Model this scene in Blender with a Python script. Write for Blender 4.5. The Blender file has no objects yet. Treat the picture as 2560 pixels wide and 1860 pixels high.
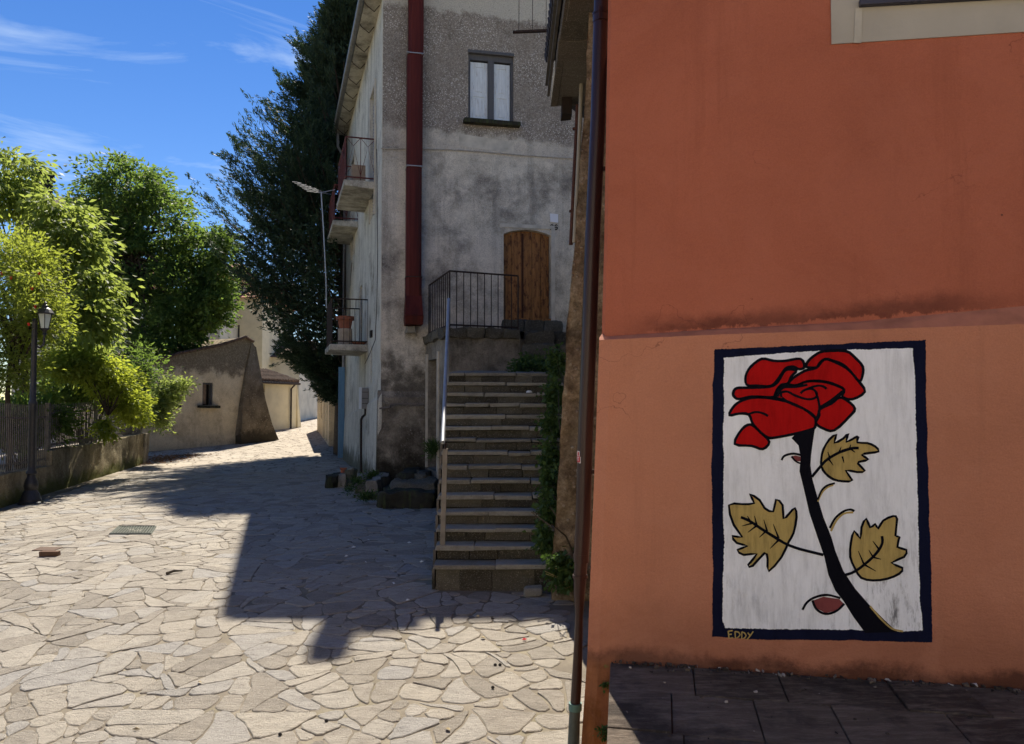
import bpy, math, random
import numpy as np
from mathutils import Vector, noise as mnoise

# ------------------------------------------------------------------ camera, sky, sun, exposure
scene = bpy.context.scene
COL = scene.collection
CZ, F = 2.15, 1900.0                       # eye height above the street, focal length in photo pixels
PITCH = math.atan(70 / F)
cam_d = bpy.data.cameras.new('camera')
cam = bpy.data.objects.new('camera', cam_d); COL.objects.link(cam)
cam.location = (0, 0, CZ); cam.rotation_euler = (math.pi / 2 + PITCH, 0, 0)
cam_d.sensor_width = 36; cam_d.lens = 36 * F / 2560; cam_d.clip_start = .05; cam_d.clip_end = 3000
scene.camera = cam
SUN_AZ, SUN_EL = math.radians(-3.3), math.radians(51.1)

world = bpy.data.worlds.new('World'); scene.world = world; world.use_nodes = True
def make_world():
    t = world.node_tree; t.nodes.clear(); N = t.nodes.new; L = t.links.new
    sky = N('ShaderNodeTexSky'); sky.sky_type = 'NISHITA'; sky.sun_disc = False
    sky.sun_elevation = SUN_EL; sky.sun_rotation = SUN_AZ; sky.altitude = 700; sky.air_density = 1.0; sky.dust_density = 0.0; sky.ozone_density = 1.5
    hs = N('ShaderNodeHueSaturation'); hs.inputs['Saturation'].default_value = 1.32; hs.inputs['Value'].default_value = .93; hs.inputs['Hue'].default_value = .512
    L(sky.outputs[0], hs.inputs['Color'])
    tc = N('ShaderNodeTexCoord'); mp = N('ShaderNodeMapping')
    mp.inputs['Scale'].default_value = (1.3, 1.3, 6); mp.inputs['Rotation'].default_value = (0, -.25, 0); mp.inputs['Location'].default_value = (3.756, .7, 3.617)
    L(tc.outputs['Generated'], mp.inputs['Vector'])
    n1 = N('ShaderNodeTexNoise'); n1.inputs['Scale'].default_value = 1.7; n1.inputs['Detail'].default_value = 9; n1.inputs['Roughness'].default_value = .6; n1.inputs['Distortion'].default_value = .9
    L(mp.outputs[0], n1.inputs['Vector'])
    r = N('ShaderNodeValToRGB'); r.color_ramp.elements[0].position = .555; r.color_ramp.elements[1].position = .86
    r.color_ramp.elements[1].color = (.75, .75, .75, 1)
    L(n1.outputs[0], r.inputs[0])
    mx = N('ShaderNodeMixRGB'); mx.inputs[2].default_value = (6.2, 7.3, 8.2, 1)
    L(r.outputs[0], mx.inputs[0]); L(hs.outputs[0], mx.inputs[1])
    bg = N('ShaderNodeBackground'); bg.inputs['Strength'].default_value = .074
    L(mx.outputs[0], bg.inputs[0])
    o = N('ShaderNodeOutputWorld'); L(bg.outputs[0], o.inputs[0])
make_world()
sd = bpy.data.lights.new('sun', 'SUN'); sd.energy = 4.9; sd.angle = math.radians(.55); sd.color = (1, .92, .79)
sun = bpy.data.objects.new('sun', sd); COL.objects.link(sun)
TOSUN = Vector((math.sin(SUN_AZ) * math.cos(SUN_EL), math.cos(SUN_AZ) * math.cos(SUN_EL), math.sin(SUN_EL)))
sun.rotation_euler = TOSUN.to_track_quat('Z', 'Y').to_euler()
sun.location = TOSUN * 60
vs = scene.view_settings; vs.view_transform = 'Standard'; vs.look = 'None'; vs.gamma = 1; vs.exposure = 1.0; vs.use_curve_mapping = False
scene.render.engine = 'CYCLES'; cy = scene.cycles; cy.use_denoising = True
cy.max_bounces = 6; cy.diffuse_bounces = 4; cy.use_adaptive_sampling = True; cy.adaptive_threshold = .02; cy.transparent_max_bounces = 6; cy.sample_clamp_indirect = 8

# ------------------------------------------------------------------ helpers
R = random.Random(7)
V = Vector
CAM = V((0, 0, CZ))
def ray(u, v):
    x, y = (u - 1280) / F, (930 - v) / F
    return V((x, math.cos(PITCH) - y * math.sin(PITCH), math.sin(PITCH) + y * math.cos(PITCH)))
def at_y(u, v, Y):
    d = ray(u, v); return CAM + d * (Y / d.y)
def on_plane(u, v, p, n):
    d = ray(u, v); return CAM + d * ((p - CAM).dot(n) / d.dot(n))
def gz(y):
    if y < 10:
        t = 10 - max(y, -4); return -.085 * (math.sqrt(t * t + 1) - 1)
    t = max(0, min(y, 62) - 26); return .03 * (math.sqrt(t * t + 9) - 3)
def on_ground(u, v):
    d = ray(u, v); lo, hi = 2.0, 200.0
    for _ in range(50):
        m = (lo + hi) / 2
        if CZ + d.z / d.y * m > gz(m): lo = m
        else: hi = m
    p = CAM + d * (lo / d.y); return V((p.x, p.y, gz(p.y)))
def unit(a): return V(a).normalized()

ORG = {}
def origin(o):
    while o.parent: o = o.parent
    return ORG.get(o.name, V((0, 0, 0)))
def tag(o, label=None, cat=None, group=None, kind=None):
    if label: o['label'] = label
    if cat: o['category'] = cat
    if group: o['group'] = group
    if kind: o['kind'] = kind
    return o
def thing(name, base, label, cat, group=None):
    o = bpy.data.objects.new(name, None); COL.objects.link(o); o.location = base; o.empty_display_size = .2
    ORG[o.name] = V(base); return tag(o, label, cat, group)

class MB:
    def __init__(s): s.v = []; s.f = []; s.t = []; s.tone = R.random()
    def add(s, vs, fs):
        b = len(s.v); s.v += [tuple(p) for p in vs]
        for f in fs: s.f.append([b + i for i in f]); s.t.append(s.tone)
        return s
    def poly(s, pts): return s.add(pts, [list(range(len(pts)))])
    def hexa(s, b, t):
        return s.add(list(b) + list(t), [(3, 2, 1, 0), (4, 5, 6, 7)] + [(i, (i + 1) % 4, 4 + (i + 1) % 4, 4 + i) for i in range(4)])
    def box(s, c, d, ex=(1, 0, 0), ey=(0, 1, 0), ez=(0, 0, 1), j=0):
        c, ex, ey, ez = V(c), V(ex) * d[0] / 2, V(ey) * d[1] / 2, V(ez) * d[2] / 2
        q = lambda: V((R.uniform(-j, j), R.uniform(-j, j), R.uniform(-j, j))) if j else V((0, 0, 0))
        k = [(-1, -1), (1, -1), (1, 1), (-1, 1)]
        return s.hexa([c + a * ex + b * ey - ez + q() for a, b in k], [c + a * ex + b * ey + ez + q() for a, b in k])
    def prism(s, pts, vec):
        pts = [V(p) for p in pts]; n = len(pts); vec = V(vec)
        return s.add(pts + [p + vec for p in pts], [list(range(n))[::-1], list(range(n, 2 * n))] + [(i, (i + 1) % n, n + (i + 1) % n, n + i) for i in range(n)])
    def tube(s, path, r, n=8, caps=True):
        path = [V(p) for p in path]; m = len(path); rs = r if isinstance(r, (list, tuple)) else [r] * m
        vs, up = [], None
        for i, p in enumerate(path):
            d = (path[min(i + 1, m - 1)] - path[max(i - 1, 0)]).normalized()
            if up is None: up = V((0, 0, 1)) if abs(d.z) < .9 else V((1, 0, 0))
            a = d.cross(up)
            if a.length < 1e-4: a = d.cross(V((0, 1, 0)))
            a.normalize(); b = d.cross(a).normalized(); up = -b if b.dot(up) < 0 else b
            for k in range(n):
                t = 2 * math.pi * k / n; vs.append(p + (a * math.cos(t) + b * math.sin(t)) * rs[i])
        fs = [(i * n + k, i * n + (k + 1) % n, (i + 1) * n + (k + 1) % n, (i + 1) * n + k) for i in range(m - 1) for k in range(n)]
        if caps: fs += [list(range(n))[::-1], [(m - 1) * n + k for k in range(n)]]
        return s.add(vs, fs)
    def lathe(s, base, prof, n=20):
        base = V(base); vs = [base + V((r * math.cos(2 * math.pi * k / n), r * math.sin(2 * math.pi * k / n), z)) for r, z in prof for k in range(n)]
        m = len(prof)
        fs = [(i * n + k, i * n + (k + 1) % n, (i + 1) * n + (k + 1) % n, (i + 1) * n + k) for i in range(m - 1) for k in range(n)]
        fs += [list(range(n))[::-1], [(m - 1) * n + k for k in range(n)]]
        return s.add(vs, fs)
    def build(s, name, mat, parent=None, smooth=False, bevel=0):
        me = bpy.data.meshes.new(name)
        o = bpy.data.objects.new(name, me); COL.objects.link(o)
        off = V((0, 0, 0))
        if parent is not None:
            o.parent = parent; off = origin(parent)
        elif s.v:
            a = np.array(s.v); off = V(((a[:, 0].min() + a[:, 0].max()) / 2, (a[:, 1].min() + a[:, 1].max()) / 2, a[:, 2].min())); o.location = off; ORG[o.name] = off
        me.from_pydata([(p[0] - off.x, p[1] - off.y, p[2] - off.z) for p in s.v], [], s.f)
        at = me.attributes.new('tone', 'FLOAT', 'FACE'); at.data.foreach_set('value', s.t)
        me.materials.append(mat)
        import bmesh
        bm = bmesh.new(); bm.from_mesh(me); bmesh.ops.recalc_face_normals(bm, faces=bm.faces); bm.to_mesh(me); bm.free()
        if smooth:
            me.polygons.foreach_set('use_smooth', [True] * len(me.polygons))
            me.set_sharp_from_angle(angle=math.radians(40))
        if bevel:
            b = o.modifiers.new('b', 'BEVEL'); b.width = bevel; b.segments = 2; b.limit_method = 'ANGLE'
        return o
def rough_box(name, c, d, mat, parent, ex=(1, 0, 0), ey=(0, 1, 0), amp=.03, cell=.12, sc=4.0, tone=None):
    c, ex, ey, ez = V(c), V(ex), V(ey), V((0, 0, 1)); m = MB()
    if tone is not None: m.tone = tone
    n = [max(2, min(14, int(q / cell))) for q in d]
    def P(a, b, e):
        k = V((a, b, e)); r = .12
        q = c + ex * a * d[0] / 2 + ey * b * d[1] / 2 + ez * e * d[2] / 2
        edge = sum(1 for w in (a, b, e) if abs(w) > .97)
        dv = V((mnoise.fractal(q * sc, .9, 2.1, 4), mnoise.fractal(q * sc + V((7, 3, 1)), .9, 2.1, 4), mnoise.fractal(q * sc + V((1, 9, 5)), .9, 2.1, 4))) * amp
        if edge > 1: q = q + (c - q) * (.02 * edge)
        return q + dv
    for ax in range(3):
        o = [i for i in range(3) if i != ax]
        for sg in (-1, 1):
            nu, nv = n[o[0]], n[o[1]]; vs_ = []
            for j in range(nv + 1):
                for i in range(nu + 1):
                    k = [0, 0, 0]; k[ax] = sg; k[o[0]] = -1 + 2 * i / nu; k[o[1]] = -1 + 2 * j / nv; vs_.append(P(*k))
            m.add(vs_, [(j * (nu + 1) + i, j * (nu + 1) + i + 1, (j + 1) * (nu + 1) + i + 1, (j + 1) * (nu + 1) + i) for j in range(nv) for i in range(nu)])
    ob = m.build(name, mat, parent, False)
    import bmesh
    bm = bmesh.new(); bm.from_mesh(ob.data); bmesh.ops.remove_doubles(bm, verts=bm.verts, dist=.0005); bmesh.ops.recalc_face_normals(bm, faces=bm.faces); bm.to_mesh(ob.data); bm.free()
    ob.data.polygons.foreach_set('use_smooth', [True] * len(ob.data.polygons)); ob.data.set_sharp_from_angle(angle=math.radians(45)); return ob
def sheet(name, pts, mat, parent=None): return MB().poly(pts).build(name, mat, parent)

# ------------------------------------------------------------------ material helpers
class NT:
    def __init__(s, name):
        s.m = bpy.data.materials.new(name); s.m.use_nodes = True; s.t = s.m.node_tree; s.t.nodes.clear()
        s.out = s.n('ShaderNodeOutputMaterial'); s.p = s.n('ShaderNodeNewGeometry').outputs['Position']
    def n(s, ty, **kw):
        o = s.t.nodes.new(ty)
        for k, v in kw.items(): setattr(o, k, v)
        return o
    def put(s, sock, v):
        if v is None: return
        if hasattr(v, 'is_linked') or isinstance(v, bpy.types.NodeSocket): s.t.links.new(v, sock)
        elif isinstance(v, (tuple, list)) and len(v) == 3 and sock.type == 'RGBA': sock.default_value = (*v, 1)
        else: sock.default_value = v
    def mapv(s, scale=(1, 1, 1), rot=(0, 0, 0), loc=(0, 0, 0), vec=None):
        m = s.n('ShaderNodeMapping'); s.put(m.inputs['Vector'], vec or s.p)
        m.inputs['Scale'].default_value = scale; m.inputs['Rotation'].default_value = rot; m.inputs['Location'].default_value = loc; return m.outputs[0]
    def noise(s, scale, detail=4, rough=.55, vec=None, dist=0):
        o = s.n('ShaderNodeTexNoise'); s.put(o.inputs['Vector'], vec or s.p)
        o.inputs['Scale'].default_value = scale; o.inputs['Detail'].default_value = detail; o.inputs['Roughness'].default_value = rough; o.inputs['Distortion'].default_value = dist
        return o.outputs[0]
    def vor(s, scale, vec=None, feature='F1', out=0):
        o = s.n('ShaderNodeTexVoronoi', feature=feature); s.put(o.inputs['Vector'], vec or s.p); o.inputs['Scale'].default_value = scale; return o.outputs[out]
    def ramp(s, fac, *st):
        o = s.n('ShaderNodeValToRGB'); e = o.color_ramp.elements
        while len(e) < len(st): e.new(.5)
        for i, (p, c) in enumerate(st):
            e[i].position = p; e[i].color = (c, c, c, 1) if isinstance(c, (int, float)) else (*c, 1)
        s.put(o.inputs[0], fac); return o.outputs[0]
    def mix(s, fac, a, b, mode='MIX'):
        o = s.n('ShaderNodeMixRGB', blend_type=mode); s.put(o.inputs[0], fac); s.put(o.inputs[1], a); s.put(o.inputs[2], b); return o.outputs[0]
    def math(s, op, a, b=0, c=None, clamp=False):
        o = s.n('ShaderNodeMath', operation=op, use_clamp=clamp); s.put(o.inputs[0], a); s.put(o.inputs[1], b)
        if c is not None: s.put(o.inputs[2], c)
        return o.outputs[0]
    def dot(s, p, d):              # (pos-p).d
        a = s.n('ShaderNodeVectorMath', operation='SUBTRACT'); s.put(a.inputs[0], s.p); a.inputs[1].default_value = tuple(p)
        b = s.n('ShaderNodeVectorMath', operation='DOT_PRODUCT'); s.put(b.inputs[0], a.outputs[0]); b.inputs[1].default_value = tuple(d); return b.outputs['Value']
    def z(s): return s.dot((0, 0, 0), (0, 0, 1))
    def step(s, x, a, b):          # smooth 0..1 between a and b
        o = s.n('ShaderNodeMapRange', interpolation_type='SMOOTHSTEP'); s.put(o.inputs[0], x); o.inputs[1].default_value = a; o.inputs[2].default_value = b; return o.outputs[0]
    def attr(s, name='tone'): return s.n('ShaderNodeAttribute', attribute_name=name).outputs['Fac']
    def bump(s, h, strength=.5, dist=.01, prev=None):
        o = s.n('ShaderNodeBump'); o.inputs['Strength'].default_value = strength; o.inputs['Distance'].default_value = dist; s.put(o.inputs['Height'], h); s.put(o.inputs['Normal'], prev); return o.outputs[0]
    def bsdf(s, col, rough=.85, nrm=None, metal=0, spec=.3, **kw):
        o = s.n('ShaderNodeBsdfPrincipled'); s.put(o.inputs['Base Color'], col); s.put(o.inputs['Roughness'], rough); s.put(o.inputs['Normal'], nrm)
        o.inputs['Metallic'].default_value = metal; o.inputs['Specular IOR Level'].default_value = spec
        for k, v in kw.items(): s.put(o.inputs[k], v)
        return o.outputs[0]
    def end(s, sh): s.t.links.new(sh, s.out.inputs[0]); return s.m

def simple(name, col, rough=.7, var=.25, scale=6, metal=0, spec=.3, bump=.2, bscale=40, streak=None):
    t = NT(name); c2 = tuple(x * (1 - var) for x in col); c3 = tuple(min(1, x * (1 + var * .6)) for x in col)
    c = t.ramp(t.noise(scale, 6), (.3, c2), (.55, col), (.75, c3))
    if streak: c = t.mix(t.ramp(t.noise(9, 4, .6, t.mapv((1, 1, .12))), (.5, 0.), (.75, 1.)), c, streak)
    return t.end(t.bsdf(c, rough, t.bump(t.noise(bscale, 4), bump, .004), metal, spec))
def plaster(name, cols, dark=(.09, .075, .06), speck=None, sscale=2.2, streak=.6, blotch=.5, bscale=30, bstr=.5, low=None, extra=None, speck_scale=28, dark_amt=.85):
    t = NT(name)
    c = t.ramp(t.noise(sscale, 8, .68, dist=.1), (.3, cols[0]), (.5, cols[1]), (.7, cols[2]))
    c = t.mix(t.math('MULTIPLY', t.ramp(t.noise(1.0, 9, .7, dist=.12), (.5 - .18 * (blotch - .5), 0.), (.68 - .1 * (blotch - .5), 1.)), dark_amt), c, dark)
    if streak: c = t.mix(t.math('MULTIPLY', t.ramp(t.noise(2.6, 6, .65, t.mapv((1, 1, .07))), (.52, 0.), (.72, 1.)), streak), c, dark)
    if extra: c = extra(t, c)
    h = t.noise(bscale, 6, .7)
    if speck:
        vz = t.vor(speck_scale); m = t.ramp(vz, (.18, 1.), (.34, 0.)); m2 = t.math('MULTIPLY', m, t.ramp(t.noise(5, 4), (.42, 0.), (.58, 1.)))
        c = t.mix(m2, c, speck); h = t.math('ADD', h, m2)
    if low:                         # damp stain with its own ragged edge: (z, height, colour)
        zz = t.math('ADD', t.z(), t.math('MULTIPLY', t.math('SUBTRACT', t.noise(2.2, 7, .7), .5), low[1] * 2.6))
        c = t.mix(t.math('MULTIPLY', t.math('SUBTRACT', 1, t.step(zz, low[0], low[0] + low[1])), .88), c, low[2])
    c = t.mix(.6, c, t.ramp(t.noise(38, 5, .75), (.34, .35), (.52, .95), (.7, 1.)), 'MULTIPLY')
    return t.end(t.bsdf(c, .92, t.bump(h, bstr, .012), spec=.06))
def leafmat(name, dark, light, trans, tw=.55):
    t = NT(name); a = t.attr(); c = t.ramp(a, (0, dark), (1, light))
    d = t.bsdf(c, .55, spec=.2)
    tr = t.n('ShaderNodeBsdfTranslucent'); t.put(tr.inputs[0], t.mix(.75, t.ramp(a, (0, tuple(x * .55 for x in trans)), (1, trans)), trans))
    m = t.n('ShaderNodeMixShader'); m.inputs[0].default_value = tw; t.put(m.inputs[1], d); t.put(m.inputs[2], tr.outputs[0]); return t.end(m.outputs[0])

# ------------------------------------------------------------------ red building frame of reference
PZ = .58                                                   # raised pavement level
Z1 = V((0, 0, 1))
RA = on_plane(1526, 1652, V((0, 0, PZ)), Z1); RB = on_plane(2560, 1722, V((0, 0, PZ)), Z1)
RE = unit(RB - RA); RN = V((RE.y, -RE.x, 0))               # along the wall, out of the wall (to the street)
if RN.y > 0: RN = -RN
def RW(s, z, o=0): p = RA + RE * s + RN * o; return V((p.x, p.y, z))
def rpx(u, v, o=0): return on_plane(u, v, RA + RN * o, RN)
def rs(p): return (p - RA).dot(RE)

# ------------------------------------------------------------------ ground materials
def ground_mat():
    t = NT('sandy_mortar')
    c = t.ramp(t.noise(3, 7, .65), (.3, (.14, .12, .092)), (.55, (.22, .19, .145)), (.75, (.3, .265, .2)))
    c = t.mix(t.ramp(t.noise(1.3, 6, .7), (.54, 0.), (.7, .45)), c, (.24, .22, .11))
    c = t.mix(t.ramp(t.noise(.9, 5, .6, t.mapv(loc=(9, 4, 0))), (.5, 0.), (.7, .8)), c, (.14, .12, .1))
    far = t.step(t.dot((0, 0, 0), (0, 1, 0)), 21, 23.5)
    mp = t.mapv((1.7, 2.0, 1))
    wv = t.n('ShaderNodeVectorMath', operation='ADD'); t.put(wv.inputs[0], mp)
    nz = t.n('ShaderNodeTexNoise'); nz.inputs['Scale'].default_value = 1.5; t.put(nz.inputs['Vector'], mp); t.put(wv.inputs[1], nz.outputs['Color'])
    edge = t.ramp(t.vor(1.0, wv.outputs[0], 'DISTANCE_TO_EDGE'), (.02, 1.), (.05, 0.))
    st = t.mix(t.vor(1.0, wv.outputs[0], 'F1', 1), (.36, .315, .26), (.45, .4, .33))
    st = t.mix(edge, st, (.13, .11, .09))
    c = t.mix(far, c, st)
    return t.end(t.bsdf(c, .95, t.bump(t.noise(60, 5, .7), .7, .01), spec=.1))
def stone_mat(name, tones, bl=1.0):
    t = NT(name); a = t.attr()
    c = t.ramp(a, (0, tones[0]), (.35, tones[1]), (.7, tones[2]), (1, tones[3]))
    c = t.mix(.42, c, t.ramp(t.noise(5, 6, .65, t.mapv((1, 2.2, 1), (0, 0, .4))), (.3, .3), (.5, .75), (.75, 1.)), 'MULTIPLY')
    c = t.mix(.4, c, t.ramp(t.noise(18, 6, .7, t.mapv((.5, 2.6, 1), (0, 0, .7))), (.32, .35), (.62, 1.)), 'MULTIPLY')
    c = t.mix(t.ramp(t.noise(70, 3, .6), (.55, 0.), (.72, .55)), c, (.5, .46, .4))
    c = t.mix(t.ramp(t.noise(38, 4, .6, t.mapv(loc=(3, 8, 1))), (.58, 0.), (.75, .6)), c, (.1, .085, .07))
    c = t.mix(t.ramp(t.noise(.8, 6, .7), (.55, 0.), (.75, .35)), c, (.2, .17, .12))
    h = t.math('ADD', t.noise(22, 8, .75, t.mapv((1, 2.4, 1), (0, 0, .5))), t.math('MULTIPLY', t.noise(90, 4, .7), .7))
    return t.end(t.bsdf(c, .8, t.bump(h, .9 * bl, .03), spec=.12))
M_ground = ground_mat()
M_pave = stone_mat('grey_beige_flagstone', ((.36, .32, .265), (.46, .41, .34), (.54, .485, .4), (.45, .425, .39)))
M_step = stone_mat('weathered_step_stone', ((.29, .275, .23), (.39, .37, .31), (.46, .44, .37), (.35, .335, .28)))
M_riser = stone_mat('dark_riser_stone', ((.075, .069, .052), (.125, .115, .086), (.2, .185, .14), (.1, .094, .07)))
def slab_mat():
    t = NT('dark_worn_slab'); a = t.attr()
    c = t.ramp(a, (0, (.09, .068, .052)), (.5, (.13, .1, .076)), (1, (.18, .14, .105)))
    c = t.mix(t.ramp(t.noise(7, 8, .75, t.mapv((.7, 2.6, 1), (0, 0, -.2))), (.45, 0.), (.66, .85)), c, (.3, .245, .19))
    c = t.mix(t.ramp(t.noise(2.2, 6, .7), (.5, 0.), (.66, .85)), c, (.05, .04, .033))
    c = t.mix(t.ramp(t.noise(60, 3, .6), (.66, 0.), (.74, .7)), c, (.25, .21, .18))
    return t.end(t.bsdf(c, .75, t.bump(t.noise(22, 8, .75, t.mapv((.7, 2.4, 1))), 1., .035), spec=.15))
M_slab = slab_mat()

# ------------------------------------------------------------------ street: one sheet to the horizon, flagstones on it
def build_street():
    xs = [-900, -300, -90, -40, -20, -10, -5, 0, 5, 10, 20, 40, 90, 300, 900]
    ys = [-300, -80, -20, -4, 0, 2, 3, 4, 5, 6, 7, 8, 8.5, 9, 9.5, 10, 11, 12, 14, 18, 22, 25, 26, 27, 28, 29, 30, 32, 34, 37, 40, 45, 50, 56, 62, 75, 120, 300, 1200]
    m = MB(); nx = len(xs)
    m.add([(x, y, gz(y)) for y in ys for x in xs], [(j * nx + i, j * nx + i + 1, (j + 1) * nx + i + 1, (j + 1) * nx + i) for j in range(len(ys) - 1) for i in range(nx - 1)])
    me_o = m.build('street', M_ground); tag(me_o, 'irregular stone paved village street', kind='structure')
    # seeds of an irregular weighted diagram
    rr = random.Random(11)
    def inside(x, y, e=0):
        if y < 4.7 or y > 22.6: return False
        if x < -.70 * y - .7: return False
        if x < -9.62 - .212 * (y - 14) + e: return False
        if y < 8.9: return x < .62 + .0 * y
        if y < 15.1: return x < -.86
        return x < -2.5 - .306 * (y - 15.6)
    seeds = []; cell = {}
    SX = 1.25
    for k in range(14000):
        y = rr.uniform(3.6, 24); x = rr.uniform(-13.5, 2.2)
        if not (x > -.74 * y - 1.8 and x > -10.8 - .212 * (y - 14)): continue
        r = rr.uniform(.36, .62); gx, gy = int(x // 1), int(y // 1)
        if all(((a - x) / SX) ** 2 + (b - y) ** 2 >= ((q + r) * .9) ** 2 for i in range(gx - 2, gx + 3) for j in range(gy - 2, gy + 3) for (a, b, q) in cell.get((i, j), ())):
            cell.setdefault((gx, gy), []).append((x, y, r)); seeds.append((x, y, r))
    def clip(poly, nx_, ny_, c):
        out = []
        for i in range(len(poly)):
            a, b = poly[i], poly[(i + 1) % len(poly)]
            da, db = a[0] * nx_ + a[1] * ny_ - c, b[0] * nx_ + b[1] * ny_ - c
            if da <= 0: out.append(a)
            if (da < 0) != (db < 0):
                t = da / (da - db); out.append((a[0] + (b[0] - a[0]) * t, a[1] + (b[1] - a[1]) * t))
        return out
    def area(p): return abs(sum(p[i][0] * p[(i + 1) % len(p)][1] - p[(i + 1) % len(p)][0] * p[i][1] for i in range(len(p)))) / 2
    def cent(p): return sum(q[0] for q in p) / len(p), sum(q[1] for q in p) / len(p)
    stones = []
    def emit(p):
        cx, cy_ = cent(p)
        wide = .5 + .5 * math.tanh((cx + 1.5) * 1.6) if cy_ < 9 else 0
        gap = rr.uniform(.001, .003) + wide * rr.uniform(.002, .009)
        q = p; n = len(p); sgn = 1 if sum(p[i][0] * p[(i + 1) % n][1] - p[(i + 1) % n][0] * p[i][1] for i in range(n)) > 0 else -1
        for i in range(n):
            a, b = p[i], p[(i + 1) % n]; L = math.hypot(b[0] - a[0], b[1] - a[1])
            if L < 1e-5: continue
            nx_, ny_ = sgn * (b[1] - a[1]) / L, -sgn * (b[0] - a[0]) / L
            q = clip(q, nx_, ny_, a[0] * nx_ + a[1] * ny_ - gap * rr.uniform(.5, 1.5))
            if len(q) < 3: return
        for _ in range(rr.choice((0, 1, 1, 2))):        # broken-off corners
            i = rr.randrange(len(q)); c = cent(q); v = (q[i][0] - c[0], q[i][1] - c[1]); L = math.hypot(*v)
            if L < .05: continue
            a_ = math.atan2(v[1], v[0]) + rr.uniform(-.4, .4); nx_, ny_ = math.cos(a_), math.sin(a_)
            q2 = clip(q, nx_, ny_, q[i][0] * nx_ + q[i][1] * ny_ - rr.uniform(.01, .05))
            if len(q2) >= 3: q = q2
        if cy_ > 8 and cy_ < 15.1 and cx > -3: q = clip(q, 1, 0, -.93) if cy_ > 8.8 else q
        if cy_ < 9.2 and cy_ > 7.5 and cx > -.95: q = clip(q, 0, 1, 8.78)
        q = clip(q, -1, -.212, 9.58 - .212 * 14)
        if len(q) > 2 and area(q) > .004: stones.append((cent(q), q))
    def split(p, depth=0):
        A = area(p); cx, cy_ = cent(p); near = .75 if (cx > -1.7 and cy_ < 8.7) else 1
        if A < rr.uniform(.035, .2) * near or depth > 6: return emit(p)
        sxx = sum((q[0] - cx) ** 2 for q in p); syy = sum((q[1] - cy_) ** 2 for q in p); sxy = sum((q[0] - cx) * (q[1] - cy_) for q in p)
        ax = .5 * math.atan2(2 * sxy, sxx - syy); asp = math.sqrt((sxx * math.cos(ax) ** 2 + syy * math.sin(ax) ** 2 + sxy * math.sin(2 * ax)) / max(1e-6, sxx * math.sin(ax) ** 2 + syy * math.cos(ax) ** 2 - sxy * math.sin(2 * ax)))
        nrm = ax if (asp > 1.75 or rr.random() < .3) else ax + math.pi / 2
        nrm += rr.uniform(-.36, .36); nx_, ny_ = math.cos(nrm), math.sin(nrm)
        c = (cx + rr.uniform(-.1, .1)) * nx_ + (cy_ + rr.uniform(-.1, .1)) * ny_
        for q in (clip(p, nx_, ny_, c), clip(p, -nx_, -ny_, -c)):
            if len(q) >= 3 and area(q) > .008: split(q, depth + 1)
    for (x, y, r) in seeds:
        X, Y = x / SX, y
        poly = [(X - 1.6, Y - 1.6), (X + 1.6, Y - 1.6), (X + 1.6, Y + 1.6), (X - 1.6, Y + 1.6)]
        gx, gy = int(x // 1), int(y // 1)
        for i in range(gx - 3, gx + 4):
            for j in range(gy - 3, gy + 4):
                for (a, b, q) in cell.get((i, j), ()):
                    if a == x and b == y: continue
                    dx, dy = a / SX - X, b - Y; d = math.hypot(dx, dy); nx_, ny_ = dx / d, dy / d
                    poly = clip(poly, nx_, ny_, X * nx_ + Y * ny_ + (d * d + r * r - q * q) / (2 * d))
                    if len(poly) < 3: break
        if len(poly) >= 3: split([(p[0] * SX, p[1]) for p in poly])
    stones = [q for q in stones if inside(*q[0])]
    stones.sort(key=lambda s: s[0][1] + abs(s[0][0]) * .25)
    rest = MB()
    rr2 = random.Random(5)
    for k, ((x, y), poly) in enumerate(stones):
        n0 = len(poly); pts = []
        for i in range(n0):
            a, b = poly[i], poly[(i + 1) % n0]; L = math.hypot(b[0] - a[0], b[1] - a[1])
            if L < .025: continue
            c = min(.3, .04 / L)
            m_ = max(1, min(6, int(L / .075)))
            ts = [c] + [q / (m_ + 1) for q in range(1, m_ + 1)] + [1 - c]
            for q, t in enumerate(ts):
                j = rr2.uniform(-.6, .45) * (.005 + .014 * min(1, L)) if 0 < q < len(ts) - 1 else 0
                nxx, nyy = (b[1] - a[1]) / L, -(b[0] - a[0]) / L
                pts.append((a[0] + (b[0] - a[0]) * t + nxx * j, a[1] + (b[1] - a[1]) * t + nyy * j))
        if len(pts) < 4: continue
        wq = lambda x_, y_: (x_ + .075 * mnoise.noise(V((x_ * 1.7, y_ * 1.7, 3))) + .03 * mnoise.noise(V((x_ * 5, y_ * 5, 9))), y_ + .075 * mnoise.noise(V((x_ * 1.7, y_ * 1.7, 13))) + .03 * mnoise.noise(V((x_ * 5, y_ * 5, 19))))
        pts = [wq(*p) for p in pts]
        cx, cyy = sum(p[0] for p in pts) / len(pts), sum(p[1] for p in pts) / len(pts)
        h = rr2.uniform(.006, .013); tx, ty = rr2.uniform(-.012, .012), rr2.uniform(-.016, .016)
        zt = lambda p: gz(p[1]) + h + (p[0] - cx) * tx + (p[1] - cyy) * ty
        n = len(pts); sc = [1 - .008 / max(.06, math.hypot(p[0] - cx, p[1] - cyy)) for p in pts]
        top = [(cx + (p[0] - cx) * f, cyy + (p[1] - cyy) * f) for p, f in zip(pts, sc)]
        vs_ = [(p[0], p[1], gz(p[1]) - .02) for p in pts] + [(p[0], p[1], zt(p) - .005) for p in pts] + [(p[0], p[1], zt(p)) for p in top]
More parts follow.
